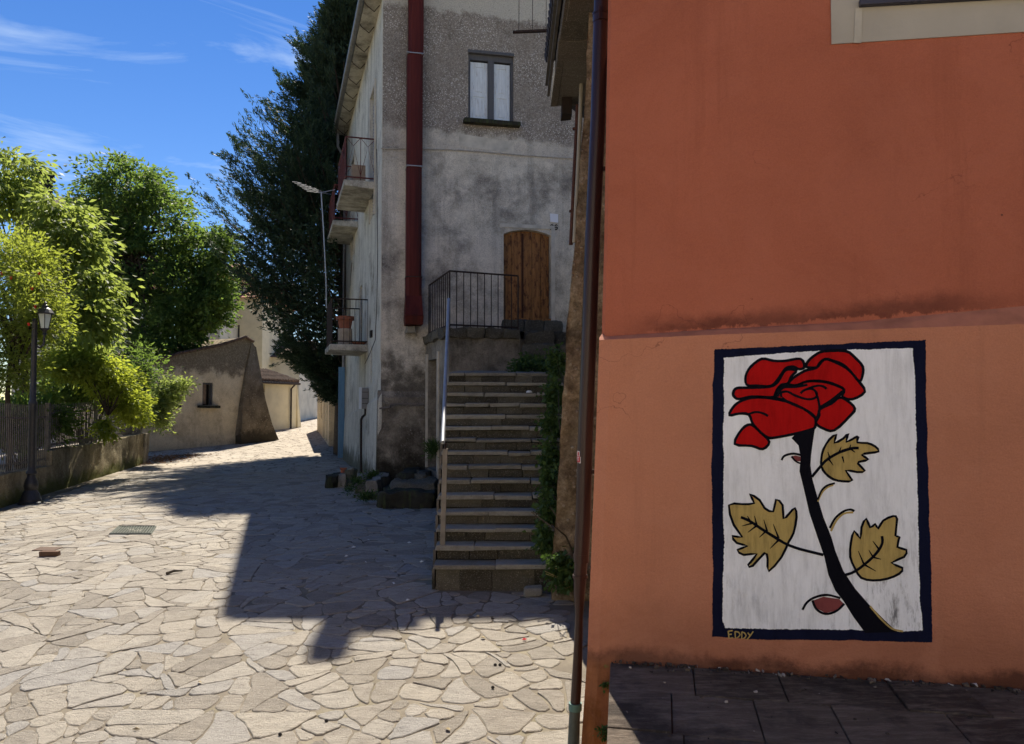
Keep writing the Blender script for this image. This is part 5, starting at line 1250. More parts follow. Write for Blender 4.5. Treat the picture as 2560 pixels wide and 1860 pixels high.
    for k, (w, z) in enumerate(((.72, 1.3), (.6, 1.42), (.7, 1.54), (.56, 1.68))): MB().box((c.x + R.uniform(-.03, .03), c.y, c.z + z), (w, w * .8, .12), j=.03).build('chimney_cap', M_void, h)
    tower(138, 260, 690, 38, 'garden_house', 'grey house with orange roof glimpsed between the left garden trees', M_pale, M_rooft, [(158, 172, 700, 740)])
    # low cream house
    gA2, gB2 = on_ground(668, 1077), on_ground(750, 1068); Yc = gA2.y
    e2 = unit(V((gB2.x - gA2.x, gB2.y - gA2.y, 0))); n2 = V((e2.y, -e2.x, 0)); n2 = n2 if n2.y < 0 else -n2
    def CW(s, z, o=0): return V((gA2.x, gA2.y, 0)) + e2 * s + n2 * o + V((0, 0, z))
    def cpx(u, v, o=0): p = on_plane(u, v, gA2 + n2 * o, n2); return (p - gA2).dot(e2), p.z
    ch = thing('cream_house', CW(1, gz(Yc)), 'low cream house with a tiled eave beside the ochre house', 'house')
    s0, zt0 = cpx(640, 950); s1, zt1 = cpx(742, 958); w = (cpx(660, 0)[0], cpx(674, 0)[0], cpx(667, 981)[1], cpx(667, 961)[1])
    m = MB(); wall_holes(m, CW, s0, s1, 0, zt1, [w], .2); m.poly([CW(s1, 0), CW(s1, zt1), CW(s1, zt1, -5), CW(s1, 0, -5)]); m.build('wall', M_creamw, ch)
    s2, _ = cpx(752, 1068); m = MB(); m.prism([CW(s1 + .001, 0, .1), CW(s2, 0, .1), CW(s1 + .001, zt1 - .1, .02)], -n2 * 3); m.build('buttress', M_creamw, ch)
    MB().box(CW((w[0] + w[1]) / 2, (w[2] + w[3]) / 2, -.15), (w[1] - w[0], .04, w[3] - w[2]), e2, n2).build('window', simple('brown_shutter', (.05, .025, .015), .8), ch)
    sa, sb = cpx(646, 0)[0], cpx(748, 0)[0]; nt = 15
    m = MB(); m.hexa([CW(sa, zt1 - .02, .25), CW(sb, zt1 - .02, .25), CW(sb, zt1 + .7, -2), CW(sa, zt1 + .7, -2)], [CW(sa, zt1 + .04, .25), CW(sb, zt1 + .04, .25), CW(sb, zt1 + .76, -2), CW(sa, zt1 + .76, -2)]); rf = m.build('roof', M_tile, ch)
    for k in range(nt):
        s = sa + (sb - sa) * (k + .5) / nt
        for q in range(3):
            MB().tube([CW(s, zt1 + .09 + q * .235, .3 - q * .75), CW(s, zt1 + .09 + (q + 1.08) * .235, .3 - (q + 1.08) * .75)], [.13, .1], 7).build('roof_tile', M_tile, rf)
    MB().tube([CW(sa, zt1 - .03, .32), CW(sb, zt1 - .05, .32)], .07, 8).build('gutter', M_iron, ch)
    sp = cpx(735, 0)[0]; MB().tube([CW(sp + .15, zt1 - .05, .3), CW(sp, zt1 - .35, .1), CW(sp, 0, .1)], .05, 8).build('downpipe', M_iron, ch)
    # right-hand row beyond the grey house
    S = lambda u: spx(u, 1000)[0]
    def row(sA, sB, z1, off, name, label, mat, doors):
        h = thing(name, HS((sA + sB) / 2, 0, off), label, 'house')
        fn = lambda s, z, o=0: HS(s, z, off + o)
        m = MB(); wall_holes(m, fn, sA, sB, -.1, z1, [d[:4] for d in doors], .15); m.poly([fn(sA, -.1), fn(sA, z1), fn(sA, z1, -3), fn(sA, -.1, -3)]); m.poly([fn(sB, -.1), fn(sB, z1), fn(sB, z1, -3), fn(sB, -.1, -3)])
        m.poly([fn(sA, z1), fn(sB, z1), fn(sB, z1, -3), fn(sA, z1, -3)]); m.build('wall', mat, h)
        for d in doors:
            mb = MB(); mb.box(fn((d[0] + d[1]) / 2, (d[2] + d[3]) / 2, -.1), (d[1] - d[0], .05, d[3] - d[2]), ES, NS); do = mb.build(d[5], d[4], h)
            for k in (.33, .66): MB().box(fn(d[0] + (d[1] - d[0]) * k, (d[2] + d[3]) / 2, -.07), (.03, .03, d[3] - d[2]), ES, NS).build('batten', d[4], do)
        return h
    L0 = 10.4
    hh = row(L0 + .02, L0 + 5.2, 4.2, .0, 'row_house', 'dark low outbuilding with tall blue door after the grey house', M_terr, [(L0 + .5, L0 + 2.6, .05, 3.4, M_blue, 'blue_door'), (L0 + 3.2, L0 + 4.9, 0.1, 2.6, simple('dark_brown_boards', (.03, .018, .01), .85), 'door')])
    MB().box(HS(L0 + .25, 1.7, .12), (.12, .2, 3.4), ES, NS).build('door_edge', M_void, hh)
    MB().box(HS(L0 - .4, 1.7, .16), (.06, .22, 3.3), ES, NS).build('blue_door', M_blue, hh)
    row(L0 + 5.3, L0 + 16, 4.0, .25, 'row_house', 'narrow sliver of pale yellow house beyond the blue door', M_old, [(L0 + 6.2, L0 + 7.2, .3, 2.6, M_band, 'door'), (L0 + 8.5, L0 + 9.6, .3, 2.6, M_band, 'door'), (L0 + 11, L0 + 12, 1.2, 2.6, M_band, 'window')])
build_far()
# unseen houses added behind the viewer to bounce warm sunlight onto shaded walls
def build_bounce_houses():
    M_bounce = simple('pale_ochre_render', (.66, .58, .45), .9, .12, 1.5); M_roofo = simple('clay_roof', (.3, .15, .09), .9, .3, 5)
    for i, (x0, x1, y, h, lab) in enumerate(((-34, -15, -7, 9, 'long pale ochre house added to bounce sunlight, unseen behind the viewer on the left'), (-14.5, -1, -11, 11, 'tall pale ochre house added to bounce sunlight, unseen behind the viewer'), (-.5, 15, -10, 9.5, 'pale ochre house added to bounce sunlight, unseen behind the viewer on the right'))):
        th = thing('sun_bounce_house', ((x0 + x1) / 2, y, gz(y)), lab, 'house'); holes = []
        for r_ in range(3):
            for k in range(int((x1 - x0) / 3)): holes.append((x0 + 1 + k * 3, x0 + 2 + k * 3, .6 + r_ * 3.1, 2.2 + r_ * 3.1))
        holes = [q for q in holes if q[3] < h - .4 and q[1] < x1 - .3]
        fn = lambda s_, z, o=0: V((s_, y + o, z)); m = MB(); wall_holes(m, fn, x0, x1, gz(y) - .2, h, holes, .2)
        for x in (x0, x1): m.poly([V((x, y, -.8)), V((x, y, h)), V((x, y - 7, h)), V((x, y - 7, -.8))])
        m.build('wall', M_bounce, th)
        for q in holes: MB().box(((q[0] + q[1]) / 2, y - .15, (q[2] + q[3]) / 2), (q[1] - q[0], .06, q[3] - q[2])).build('shutter', M_shut2, th)
        m = MB(); m.hexa([V((x0 - .3, y + .5, h)), V((x1 + .3, y + .5, h)), V((x1 + .3, y - 7.4, h)), V((x0 - .3, y - 7.4, h))], [V((x0, y - 3.2, h + 1.5)), V((x1, y - 3.2, h + 1.5)), V((x1, y - 3.6, h + 1.5)), V((x0, y - 3.6, h + 1.5))]); m.build('roof', M_roofo, th)
build_bounce_houses()

# ------------------------------------------------------------------ foliage
def leaf_mesh(name, cen, dirs, size, width, mat, parent, rng, fold=.25, tone=None, up=None):
    N = len(cen); d = dirs / np.linalg.norm(dirs, axis=1, keepdims=True)
    rnd = rng.normal(size=(N, 3)) if up is None else up + rng.normal(size=(N, 3)) * .45
    side = np.cross(d, rnd); side /= np.linalg.norm(side, axis=1, keepdims=True) + 1e-9
    nrm = np.cross(side, d)
    L = size[:, None]; W = L * width
    v = np.empty((N, 4, 3)); v[:, 0] = cen - d * L * .5; v[:, 1] = cen + side * W * .5 + nrm * W * fold - d * L * .05; v[:, 2] = cen + d * L * .5; v[:, 3] = cen - side * W * .5 + nrm * W * fold - d * L * .05
    off = np.array(origin(parent)); v -= off
    me = bpy.data.meshes.new(name)
    me.vertices.add(N * 4); me.vertices.foreach_set('co', v.astype(np.float32).ravel())
    idx = (np.arange(N) * 4)[:, None] + np.array([0, 1, 2, 0, 2, 3])[None]
    me.loops.add(N * 6); me.loops.foreach_set('vertex_index', idx.astype(np.int32).ravel())
    me.polygons.add(N * 2); me.polygons.foreach_set('loop_start', np.arange(0, N * 6, 3, dtype=np.int32)); me.polygons.foreach_set('loop_total', np.full(N * 2, 3, dtype=np.int32))
    me.update(calc_edges=True); me.validate()
    a = me.attributes.new('tone', 'FLOAT', 'FACE'); tt = rng.random(N) if tone is None else np.clip(tone, 0, 1)
    a.data.foreach_set('value', np.repeat(tt, 2).astype(np.float32))
    me.materials.append(mat); o = bpy.data.objects.new(name, me); COL.objects.link(o); o.parent = parent; return o
M_bark = simple('grey_brown_bark', (.07, .055, .04), .95, .4, 8, bump=.8, bscale=20)
def crown(parent, name, lobes, clumps, per, csize, leaf, width, mat, seed, droop=.3, shell=.55, limb_from=None, limb_r=.05, nlimb=14, trunk=None, tonebias=0, keep=None):
    """lobes: [(centre, (rx,ry,rz), weight)]"""
    rng = np.random.default_rng(seed); w = np.array([l[2] for l in lobes], float); w /= w.sum()
    pick = rng.choice(len(lobes), clumps, p=w)
    c = np.array([tuple(l[0]) for l in lobes])[pick]; r = np.array([l[1] for l in lobes])[pick]
    d = rng.normal(size=(clumps, 3)); d /= np.linalg.norm(d, axis=1, keepdims=True)
    rad = (shell + (1 - shell) * rng.random(clumps)) ** .8 * (1 + .12 * np.clip(rng.normal(size=clumps), -2, 1.3))
    cc = c + d * r * rad[:, None]
    if keep is not None: m = np.array([keep(p) for p in cc]); cc, d = cc[m], d[m]
    n = len(cc); cs = csize * (.6 + .8 * rng.random(n))
    off = rng.normal(size=(n, per, 3)) * cs[:, None, None] * np.array([1, 1, .6])
    pos = (cc[:, None] + off).reshape(-1, 3)
    dd = off + d[:, None] * cs[:, None, None] * .9 + rng.normal(size=off.shape) * cs[:, None, None] * .6; dd[..., 2] -= droop * csize * 1.5; dd = dd.reshape(-1, 3)
    ct = np.repeat(rng.random(n), per); tone = ct * .6 + rng.random(len(pos)) * .4 + tonebias
    leaf_mesh(name, pos, dd, leaf * (.6 + .7 * rng.random(len(pos))), width, mat, parent, rng, tone=tone)
    if limb_from is not None:
        mb = MB(); sel = rng.choice(n, min(nlimb, n), replace=False)
        for k in sel:
            a = V(limb_from) + V((0, 0, rng.uniform(-.25, .3) * abs(trunk[1].z - trunk[0].z) * .5 if trunk else 0)); b = V(cc[k]); mid = a.lerp(b, .5) + V((rng.normal() * .25, rng.normal() * .25, .35))
            mb.tube([a, a.lerp(mid, .5) + V((0, 0, .1)), mid, mid.lerp(b, .5), b], [limb_r, limb_r * .8, limb_r * .55, limb_r * .35, limb_r * .12], 5)
        mb.build('limbs', M_bark, parent)
    if trunk:
        p, q, r0 = trunk; mb = MB(); mb.tube([p + V((0, 0, -.15)), p.lerp(q, .3) + V((.06, 0, 0)), p.lerp(q, .65) + V((-.05, 0, 0)), q], [r0 * 1.25, r0, r0 * .85, r0 * .6], 10); mb.build('trunk', M_bark, parent, True)
L_bright = leafmat('backlit_yellow_green_leaf', (.045, .09, .02), (.18, .23, .06), (.47, .57, .11), .46)
L_pom = leafmat('pomegranate_leaf', (.04, .075, .015), (.17, .2, .045), (.48, .56, .07), .46)
L_vine = leafmat('vine_leaf', (.05, .1, .02), (.18, .22, .05), (.6, .68, .07), .48)
L_dark = leafmat('dark_green_leaf', (.018, .042, .014), (.08, .13, .04), (.24, .36, .06), .44)
L_cyp = leafmat('blue_green_cypress', (.012, .026, .018), (.06, .1, .055), (.05, .09, .03), .25)
L_ivy = leafmat('ivy_leaf', (.03, .06, .02), (.09, .15, .04), (.1, .18, .03), .3)

def px_lobe(u, v, Y, ru, rv, ry, w): p = at_y(u, v, Y); k = Y / F; return (p, (ru * k, ry, rv * k), w)
def trees():
    # broad dark tree behind the garden
    Y = 34; g = at_y(335, 1000, Y); g.z = gz(Y)
    t = thing('broadleaf_tree', g, 'large dark green broadleaf tree with domed crown behind the garden fence', 'tree')
    crown(t, 'crown', [px_lobe(325, 480, Y, 120, 80, 2.6, 2.2), px_lobe(270, 560, Y, 100, 100, 2.6, 1.6), px_lobe(400, 560, Y, 100, 110, 2.8, 2), px_lobe(335, 700, Y, 150, 130, 2.8, 3), px_lobe(450, 720, Y - .5, 105, 90, 2.4, 2), px_lobe(500, 640, Y, 70, 75, 2.2, 1.1), px_lobe(420, 850, Y - 1, 80, 80, 2, 1.2), px_lobe(300, 860, Y, 110, 120, 2.5, 1.8), px_lobe(545, 690, Y, 50, 60, 1.6, .8), px_lobe(520, 770, Y - .5, 65, 55, 1.8, 1.0), px_lobe(560, 620, Y, 35, 40, 1.4, .5), px_lobe(460, 810, Y - 1, 60, 60, 1.8, .9)],
          1350, 38, .24, .2, .5, L_dark, 31, .35, .4, g.lerp(at_y(335, 640, Y), .95), .09, 60, (g, at_y(335, 640, Y), .24))
    # cypress
    Yc = 29.6; gx = at_y(862, 900, Yc); base = V((gx.x, Yc, gz(Yc)))
    t = thing('cypress_tree', base, 'very tall dark feathery cypress behind the grey house', 'tree')
    rng = np.random.default_rng(8); H = 18.5
    prof = [(2.2, .4), (3.0, 1.0), (4.2, 2.5), (5.2, 3.9), (6.2, 4.7), (7.3, 4.85), (8.7, 4.3), (10.5, 3.5), (12.3, 2.7), (14.1, 1.95), (16, 1.2), (17.3, .65), (18.5, .15)]
    zz, rrr = np.array([p[0] for p in prof]), np.array([p[1] for p in prof])
    cen, dirs, tone, upv = [], [], [], []; limbs = MB()
    def blocked(p):     # inside the grey house
        q = p - np.array([C0.x, C0.y, 0]); so = q[:, 0] * NS.x + q[:, 1] * NS.y; sl = q[:, 0] * ES.x + q[:, 1] * ES.y
        return (so < .5) & (sl < 10.7)
    for i in range(440):
        z = 2.3 + (H - 2.5) * rng.random() ** 1.1; a = rng.random() * 2 * np.pi
        rm = max(np.interp(z, zz, rrr) * (1 + .13 * np.clip(rng.normal(), -2, 1.2)), .35)
        out = np.array([np.cos(a), np.sin(a), 0]); perp = np.array([-np.sin(a), np.cos(a), 0]); p0 = np.array([base.x, base.y, z - .14 * rm - .1]); bt = rng.random()
        low_ = z < 5
        lf = lambda t: (.30 * t + .34 * t ** 3) * rm * (.5 if low_ else .9) - (.9 if low_ else .2) * t * (1 - t) * rm * .6
        for k in range(17):
            t0 = .3 + .68 * rng.random() ** .8; lat = rng.normal() * .13 * rm * (1.25 - t0)
            b = p0 + out * t0 * rm + perp * lat + np.array([0, 0, lf(t0) + rng.normal() * .05 * rm])
            sd_ = out * .75 + perp * (np.sign(lat) * .35 + rng.normal() * .25) + np.array([0, 0, (.2 if low_ else .65) + .2 * rng.normal()]); sd_ /= np.linalg.norm(sd_)
            Ls = .4 + .5 * rng.random(); n = 46; uu = rng.random(n)
            p = b + sd_ * (uu * Ls)[:, None] + rng.normal(size=(n, 3)) * (.025 + .06 * (1 - uu))[:, None]
            cen.append(p); dirs.append(sd_ + rng.normal(size=(n, 3)) * .38); tone.append(.3 * bt + .45 * uu * t0 + .25 * rng.random(n))
        tp = np.array([0, .5, .95]); limbs.tube([p0 + out * (q * rm) + np.array([0, 0, lf(q)]) for q in tp], [.05, .03, .008], 4)
    cen, dirs, tone = np.concatenate(cen), np.concatenate(dirs), np.concatenate(tone); k = ~blocked(cen)
    leaf_mesh('crown', cen[k], dirs[k], .15 * (.5 + .9 * rng.random(k.sum())), .22, L_cyp, t, rng, tone=tone[k])
    # inner mass of old shaded sprays
    n = 46000; z = 3.2 + (H - 4.6) * rng.random(n); a = rng.random(n) * 2 * np.pi; r = np.interp(z, zz, rrr) * .84 * np.sqrt(rng.random(n)); p = np.stack([base.x + np.cos(a) * r, base.y + np.sin(a) * r, z], 1); kk = ~blocked(p)
    leaf_mesh('inner_foliage', p[kk], rng.normal(size=(kk.sum(), 3)), .26 * (.6 + .6 * rng.random(kk.sum())), .3, L_cyp, t, rng)
    limbs.build('limbs', M_bark, t); MB().tube([base, base + V((.1, 0, 8)), base + V((0, 0, H - .8))], [.42, .3, .04], 10).build('trunk', M_bark, t, True)
    # light drooping-leaved tree on the left
    Y = 19.5; g = at_y(60, 1000, Y); g.z = 0
    t = thing('light_leaf_tree', g, 'sunlit light green tree with drooping leaves at the left edge', 'tree')
    crown(t, 'crown', [px_lobe(10, 430, Y, 60, 60, 1.2, 1), px_lobe(30, 500, Y, 70, 60, 1.3, 1.3), px_lobe(165, 545, Y, 50, 48, 1.2, 1.5), px_lobe(190, 620, Y, 45, 60, 1.2, 1.4), px_lobe(120, 640, Y, 80, 90, 1.3, 1.5), px_lobe(245, 715, Y, 40, 30, 1, .8), px_lobe(225, 800, Y - .5, 50, 70, 1, 1.3), px_lobe(85, 430, Y, 25, 25, .6, .25), px_lobe(180, 900, Y, 60, 50, 1.2, .8)],
          430, 26, .2, .2, .45, L_bright, 41, 1.0, .35, at_y(70, 800, Y), .05, 26, (g, at_y(70, 640, Y), .1))
    # pomegranate bush in front
    Y = 16.6; g = at_y(20, 1000, Y); g.z = 0
    t = thing('pomegranate_bush', g, 'dense yellow green bush with small red flowers behind the street lamp', 'bush')
    lob = [px_lobe(20, 640, Y, 75, 90, 1, 1.6), px_lobe(85, 700, Y, 70, 90, 1, 1.7), px_lobe(40, 800, Y, 95, 80, 1.1, 2), px_lobe(110, 790, Y, 60, 70, 1, 1.2), px_lobe(30, 920, Y, 90, 70, 1.1, 1.8), px_lobe(95, 640, Y, 40, 50, .8, .7), px_lobe(48, 755, Y - 1.15, 20, 30, .2, .22), px_lobe(75, 690, Y - 1.1, 40, 25, .25, .3)]
    crown(t, 'foliage', lob, 520, 30, .16, .1, .4, L_pom, 42, .1, .3, at_y(40, 900, Y), .03, 26, (g, at_y(30, 850, Y), .06))
    Mf = simple('red_flower', (.55, .03, .015), .6, .2)
    for u, v in ((98, 685), (28, 695), (80, 722), (88, 767), (72, 811), (5, 684)):
        p = at_y(u, v, Y - 1.05 + R.uniform(-.1, .1)); m = MB(); m.lathe(p, [(.006, -.035), (.02, -.015), (.025, .01), (.034, .03), (.02, .02), (.008, .024)], 7); m.build('flower', Mf, t, True)
    # vine over the fence
    Y = 20
    g = GW(7.5, .97, -.3)
    t = thing('fence_vine', g, 'bright yellow green vine tumbling over the iron fence', 'vine')
    crown(t, 'foliage', [px_lobe(165, 920, 18.6, 60, 28, .6, .8), px_lobe(215, 915, 19, 80, 36, .8, 1.5), px_lobe(275, 955, 20, 60, 42, .8, 1.6), px_lobe(318, 1005, 20.8, 38, 42, .7, 1.2), px_lobe(265, 1075, 19.8, 10, 32, .3, .3), px_lobe(342, 1040, 21.5, 22, 26, .5, .5)],
          480, 26, .15, .12, .45, L_vine, 43, .5, .35, at_y(270, 1040, 20), .02, 16)
    mb = MB()
    for k in range(9):
        a = at_y(R.uniform(260, 350), R.uniform(880, 1050), 20.4); b = a + V((R.uniform(.3, 1.1), R.uniform(-.3, .3), R.uniform(-.2, .5))); mb.tube([a, a.lerp(b, .5) + V((0, 0, .2)), b, b + V((.15, 0, -.25))], .006, 4)
    mb.build('tendrils', simple('pale_tendril', (.25, .24, .12), .8), t)
    # shaded shrubs inside the garden
    for (u, v, Y, ru, rv, lab, sd) in ((60, 1050, 18.4, 110, 60, 'shaded shrub behind the fence bars at the left edge', 51), (215, 950, 21.6, 100, 60, 'dark shrub mass behind the vine and fence', 52), (330, 960, 26.0, 70, 100, 'dark shrub mass under the big broadleaf tree', 53)):
        g = at_y(u, v, Y); g.z = 0
        t = thing('garden_shrub', g, lab, 'shrub', 'shrubs inside the garden'); crown(t, 'foliage', [px_lobe(u, v, Y, ru, rv, 1., 1), px_lobe(u - ru * .4, v + rv * .4, Y, ru * .6, rv * .5, .8, .6)], 260, 30, .24, .14, .5, L_dark, sd, .1, .2, g + V((0, 0, .3)), .03, 10)
    Y = 26.4; g = on_ground(405, 1150); g = V((g.x, Y, 1.0))
    t = thing('corner_bush', g, 'small pale green bush beside the end pier before the ochre house', 'bush')
    crown(t, 'foliage', [px_lobe(415, 985, 25.6, 28, 45, .5, 1), px_lobe(450, 965, 25.6, 28, 22, .4, .6), px_lobe(405, 1040, 25.6, 25, 40, .5, .8)], 150, 26, .13, .12, .45, leafmat('olive_leaf', (.1, .14, .04), (.26, .32, .12), (.36, .44, .1), .5), 61, .1, .3, at_y(400, 1060, 25.8), .02, 10)
    # ivy over the right of the stairs
    t = thing('ivy', (.62, 9.0, gz(9)), 'dark green ivy hanging over the right side of the stairs', 'ivy')
    lob = []
    for (u, v, Y, ru, rv, w) in ((1392, 905, 11.6, 14, 45, 1), (1385, 985, 11.0, 16, 45, 1.1), (1378, 1060, 10.5, 20, 45, 1.3), (1378, 1140, 9.9, 22, 50, 1.4), (1380, 1210, 9.4, 20, 45, 1.3), (1372, 1280, 9.0, 16, 40, .9), (1368, 1355, 8.75, 22, 30, .9), (1395, 1420, 8.35, 32, 40, 1.3), (1425, 1440, 8.3, 20, 35, .8)):
        lob.append(px_lobe(u, v, Y, ru, rv, .14, w))
    crown(t, 'foliage', lob, 330, 20, .055, .06, .8, L_ivy, 71, .8, .3, V((.75, 8.6, .3)), .012, 12)
    mb = MB()
    for k in range(14):
        a = at_y(1440, 1462, 8.3); b = a + V((R.uniform(-.35, .0), R.uniform(-.15, 0), R.uniform(-.05, .22))); mb.tube([a, b], .003, 3)
    mb.build('dry_stalks', simple('straw', (.35, .28, .13), .9), t)
    t = thing('landing_weeds', at_y(1320, 918, 14.5), 'green weeds growing at the top landing of the stairs', 'weeds')
    crown(t, 'foliage', [px_lobe(1318, 905, 14.6, 22, 16, .3, 1), px_lobe(1350, 912, 14.4, 26, 12, .3, .9), px_lobe(1300, 918, 14.4, 12, 10, .2, .4)], 70, 22, .08, .07, .6, L_ivy, 72, .3, .2)
    t = thing('stoop_weeds', on_ground(915, 1245), 'tufts of weeds at the foot of the grey house corner', 'weeds')
    crown(t, 'foliage', [px_lobe(918, 1240, 15.7, 20, 8, .2, 1), px_lobe(928, 1190, 17.6, 16, 12, .2, 1), px_lobe(878, 1222, 16.9, 12, 8, .2, .5), px_lobe(895, 1200, 17, 14, 6, .2, .5)], 70, 20, .07, .08, .25, L_ivy, 73, -.6, .2)
    t = thing('doorway_plant', at_y(1085, 1140, 16.9), 'grassy plant in the terrace side doorway', 'plant')
    crown(t, 'foliage', [px_lobe(1084, 1120, 16.95, 8, 22, .12, 1)], 30, 20, .08, .14, .12, L_ivy, 74, -.8, .2)
trees()

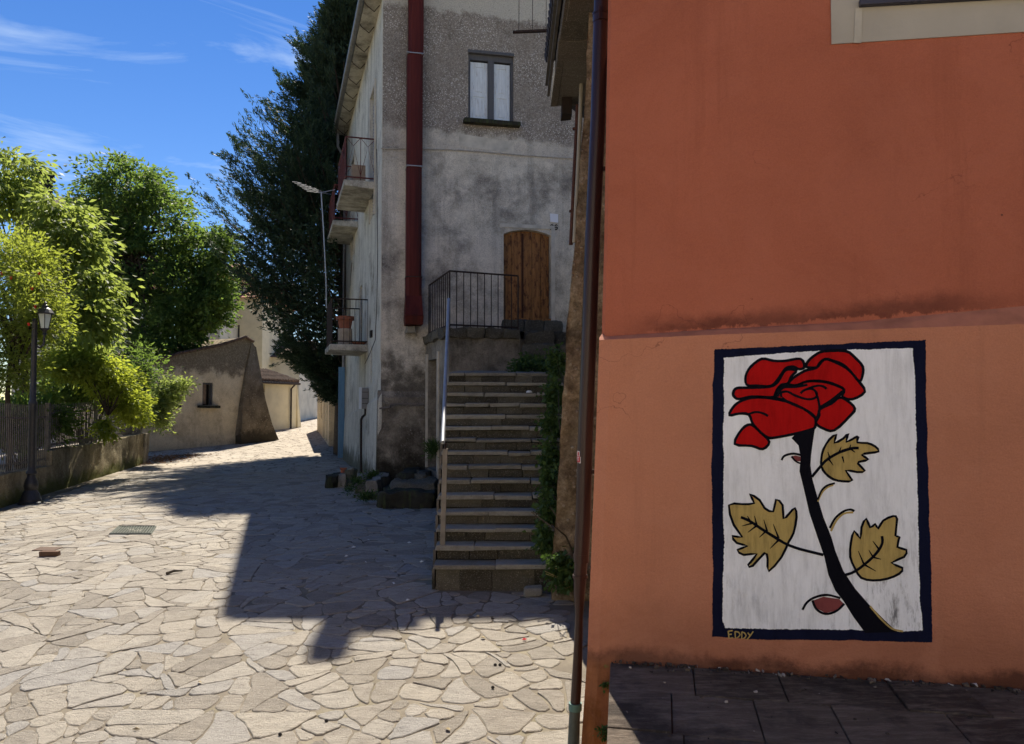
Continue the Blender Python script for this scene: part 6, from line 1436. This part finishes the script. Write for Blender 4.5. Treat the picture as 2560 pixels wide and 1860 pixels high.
# ------------------------------------------------------------------ small things on the street
def litter():
    a = [on_ground(u, v) for u, v in ((275, 1338), (375, 1338), (388, 1319), (297, 1319))]
    c = sum(a, V()) / 4; th = thing('drain_grate', c, 'rectangular iron drain grate set in the sunlit paving', 'drain grate')
    Mg = simple('grey_green_cast_iron', (.1, .11, .09), .8, .3, 12)
    z = .016; q = [V((p.x, p.y, gz(p.y) + z)) for p in a]
    m = MB(); m.poly([p - V((0, 0, .004)) for p in q]); m.build('grate_well', M_void, th)
    m = MB()
    for i in range(4):
        p, r_ = q[i], q[(i + 1) % 4]; m.tube([p, r_], .022, 4)
    m.build('grate_frame', Mg, th)
    for k in range(1, 14):
        p, r_ = q[0].lerp(q[1], k / 14), q[3].lerp(q[2], k / 14); MB().tube([p, r_], .016, 4).build('grate_bar', Mg, th)
    p = on_ground(124, 1392); m = MB(); m.box((p.x, p.y, p.z + .045), (.24, .1, .07), unit((1, .1, 0)), unit((-.1, 1, 0)), j=.006); tag(m.build('loose_brick', simple('dirty_brick', (.12, .07, .045), .9, .3), None, bevel=.008), 'dark loose brick lying on the sunlit paving', 'brick')
    p = on_ground(118, 1375); m = MB(); m.box((p.x, p.y, p.z + .012), (.32, .2, .02), j=.01); tag(m.build('iron_cover', simple('rust_cover', (.1, .06, .04), .8), None), 'small rusty metal cover in the paving behind the brick', 'cover')
    p = on_ground(1332, 1490); m = MB(); m.box((p.x, p.y, p.z + .06), (.2, .13, .1), j=.02); tag(m.build('loose_stone', M_step, None, bevel=.025), 'loose flat stone lying at the foot of the stairs', 'stone')
    def twig(u0, v0, u1, v1, lab, r=.008):
        a, b = on_ground(u0, v0), on_ground(u1, v1); a.z += .03; b.z += .03; m = MB(); m.tube([a, a.lerp(b, .4) + V((0, .02, .015)), b], [r, r * .8, r * .4], 5); tag(m.build('twig', M_bark, None), lab, 'twig')
    twig(416, 1440, 456, 1433, 'dark twig lying on the sunlit paving', .02); twig(896, 1352, 910, 1365, 'pale bent twig on the shaded paving'); twig(905, 1362, 945, 1356, 'thin straw beside bent twig on the shaded paving', .005)
    Mp = simple('white_scrap', (.75, .74, .7), .8, .1); Ml = simple('dry_leaf', (.4, .32, .18), .9, .3); Mdk = simple('dark_dropping', (.04, .035, .03), .9)
    def bit(u, v, name, mat, lab, cat, w=.04, zt=.02, grp=None, e=None):
        p = on_ground(u, v); p.z += zt; a = R.uniform(0, 3); e1, e2 = V((math.cos(a), math.sin(a), R.uniform(-.15, .15))) * w, V((-math.sin(a), math.cos(a), R.uniform(-.15, .3))) * w * R.uniform(.35, .8)
        m = MB(); m.add([p + e1, p + e2 + V((0, 0, .012)), p - e1 * .9, p - e2, p + V((0, 0, .016))], [(0, 1, 4), (1, 2, 4), (2, 3, 4), (3, 0, 4)]); tag(m.build(name, mat, None), lab, cat, grp)
    for u, v, lab in ((922, 1354, 'tiny white scrap touching the straw on the shaded paving'), (1023, 1360, 'tiny white scrap midway between the straw and the stairs'), (884, 1371, 'tiny white scrap just left of the bent twig'), (915, 1410, 'tiny white scrap on shaded paving below the bent twig'), (1054, 1408, 'tiny white scrap close beside the stair wall'), (985, 1463, 'tiny white scrap on shaded paving left of the stair foot'), (1020, 1505, 'tiny white scrap nearest the sunlit edge by the stairs'), (866, 1394, 'leftmost tiny white scrap on the shaded paving')):
        bit(u, v, 'paper_scrap', Mp, lab, 'scrap', .035, .02, 'white scraps on the shaded street')
    p = at_y(1323, 984, STEP0 + GO * 12 + .05); m = MB(); m.lathe((p.x, p.y, .26 + RISE * 12 + .003), [(.05, 0), (.045, .02), (.02, .035)], 8); tag(m.build('paper_ball', Mp, None, True), 'crumpled white paper on an upper stair tread', 'paper')
    for u, v, lab in ((1120, 1830, 'small dry leaf near the photo bottom left of the drainpipe'), (1195, 1545, 'small dry leaf just inside the sunlit edge below the stairs'), (1208, 1600, 'small dry leaf on sunlit paving near the red petal'), (340, 1830, 'small dry leaf at the bottom left of the paving'), (500, 1712, 'small dry leaf on sunlit paving left of the chimney shadow')):
        bit(u, v, 'dry_leaf', Ml, lab, 'leaf', .032, .02, 'dry leaves on the sunlit paving')
    for u, v, lab in ((1232, 1724, 'tiny dark seed pod alone below the pair of pods'), (1250, 1667, 'right one of two dark seed pods side by side on the paving'), (816, 1808, 'tiny dark seed pod near the bottom centre of the paving'), (1231, 1550, 'tiny dark seed pod close to the shadow edge below the stairs'), (700, 1842, 'tiny dark seed pod nearest the photo bottom edge'), (1238, 1667, 'left one of two dark seed pods side by side on the paving')):
        p = on_ground(u, v); m = MB(); m.lathe((p.x, p.y, p.z + .012), [(.012, 0), (.016, .008), (.008, .018)], 6); tag(m.build('seed_pod', Mdk, None), lab, 'seed pod', 'dark pods on the sunlit paving')
    bit(1311, 1604, 'red_petal', simple('red_petal', (.55, .01, .02), .6), 'tiny red petal on the sunlit paving below the stairs', 'petal', .03)
    # drift of brown needles at the end pier
    rng = np.random.default_rng(3); n = 1500; o = on_ground(425, 1145); t = thing('needle_drift', o, 'rust brown drift of fallen needles by the end pier', 'needles'); t['kind'] = 'stuff'
    pos = np.stack([o.x + rng.normal(size=n) * .55, o.y + rng.normal(size=n) * 1.6, np.full(n, o.z + .02) + rng.random(n) * .02], 1); d = rng.normal(size=(n, 3)); d[:, 2] *= .05
    leaf_mesh('needles', pos, d, .1 * (.5 + rng.random(n)), .25, simple('needle_brown', (.25, .12, .05), .9), t, rng)
def grit():
    rng = np.random.default_rng(12); t = thing('wall_foot_grit', RW(1.5, PZ), 'dark grit and dry bits gathered along the foot of the red wall', 'grit'); t['kind'] = 'stuff'; m = MB()
    for k in range(420):
        s_ = rng.uniform(.0, 4.2); o = abs(rng.normal()) * .045 + .004 if rng.random() < .75 else rng.uniform(0, 1.4); r = rng.uniform(.002, .009) * (1.3 if o < .1 else .8); p = RW(s_, PZ + .001, o); m.tone = rng.random()
        m.box((p.x, p.y, p.z + r * .4), (r * 2.4, r * 1.7, r * 1.2), unit((rng.normal(), rng.normal(), 0)), j=r * .4)
    u = NT('grit_bits'); m.build('grit', u.end(u.bsdf(u.ramp(u.attr(), (0, (.03, .024, .02)), (.75, (.09, .07, .055)), (.9, (.3, .25, .2)), (1, (.55, .5, .44))), .9)), t)
    t = thing('pavement_weeds', RW(.05, PZ - .2, .03), 'small green weeds on the brown wall corner beside the drainpipe', 'weeds')
    crown(t, 'foliage', [(RW(-.03, PZ - .14, .02), (.02, .02, .04), 1), (RW(-.04, PZ - .42, .02), (.02, .02, .05), 1)], 10, 12, .015, .025, .7, L_ivy, 75, .3, .2)
grit()
litter()
print('objects', len(bpy.data.objects), 'tris', sum(len(o.data.loops) - 2 * len(o.data.polygons) for o in bpy.data.objects if o.type == 'MESH'))
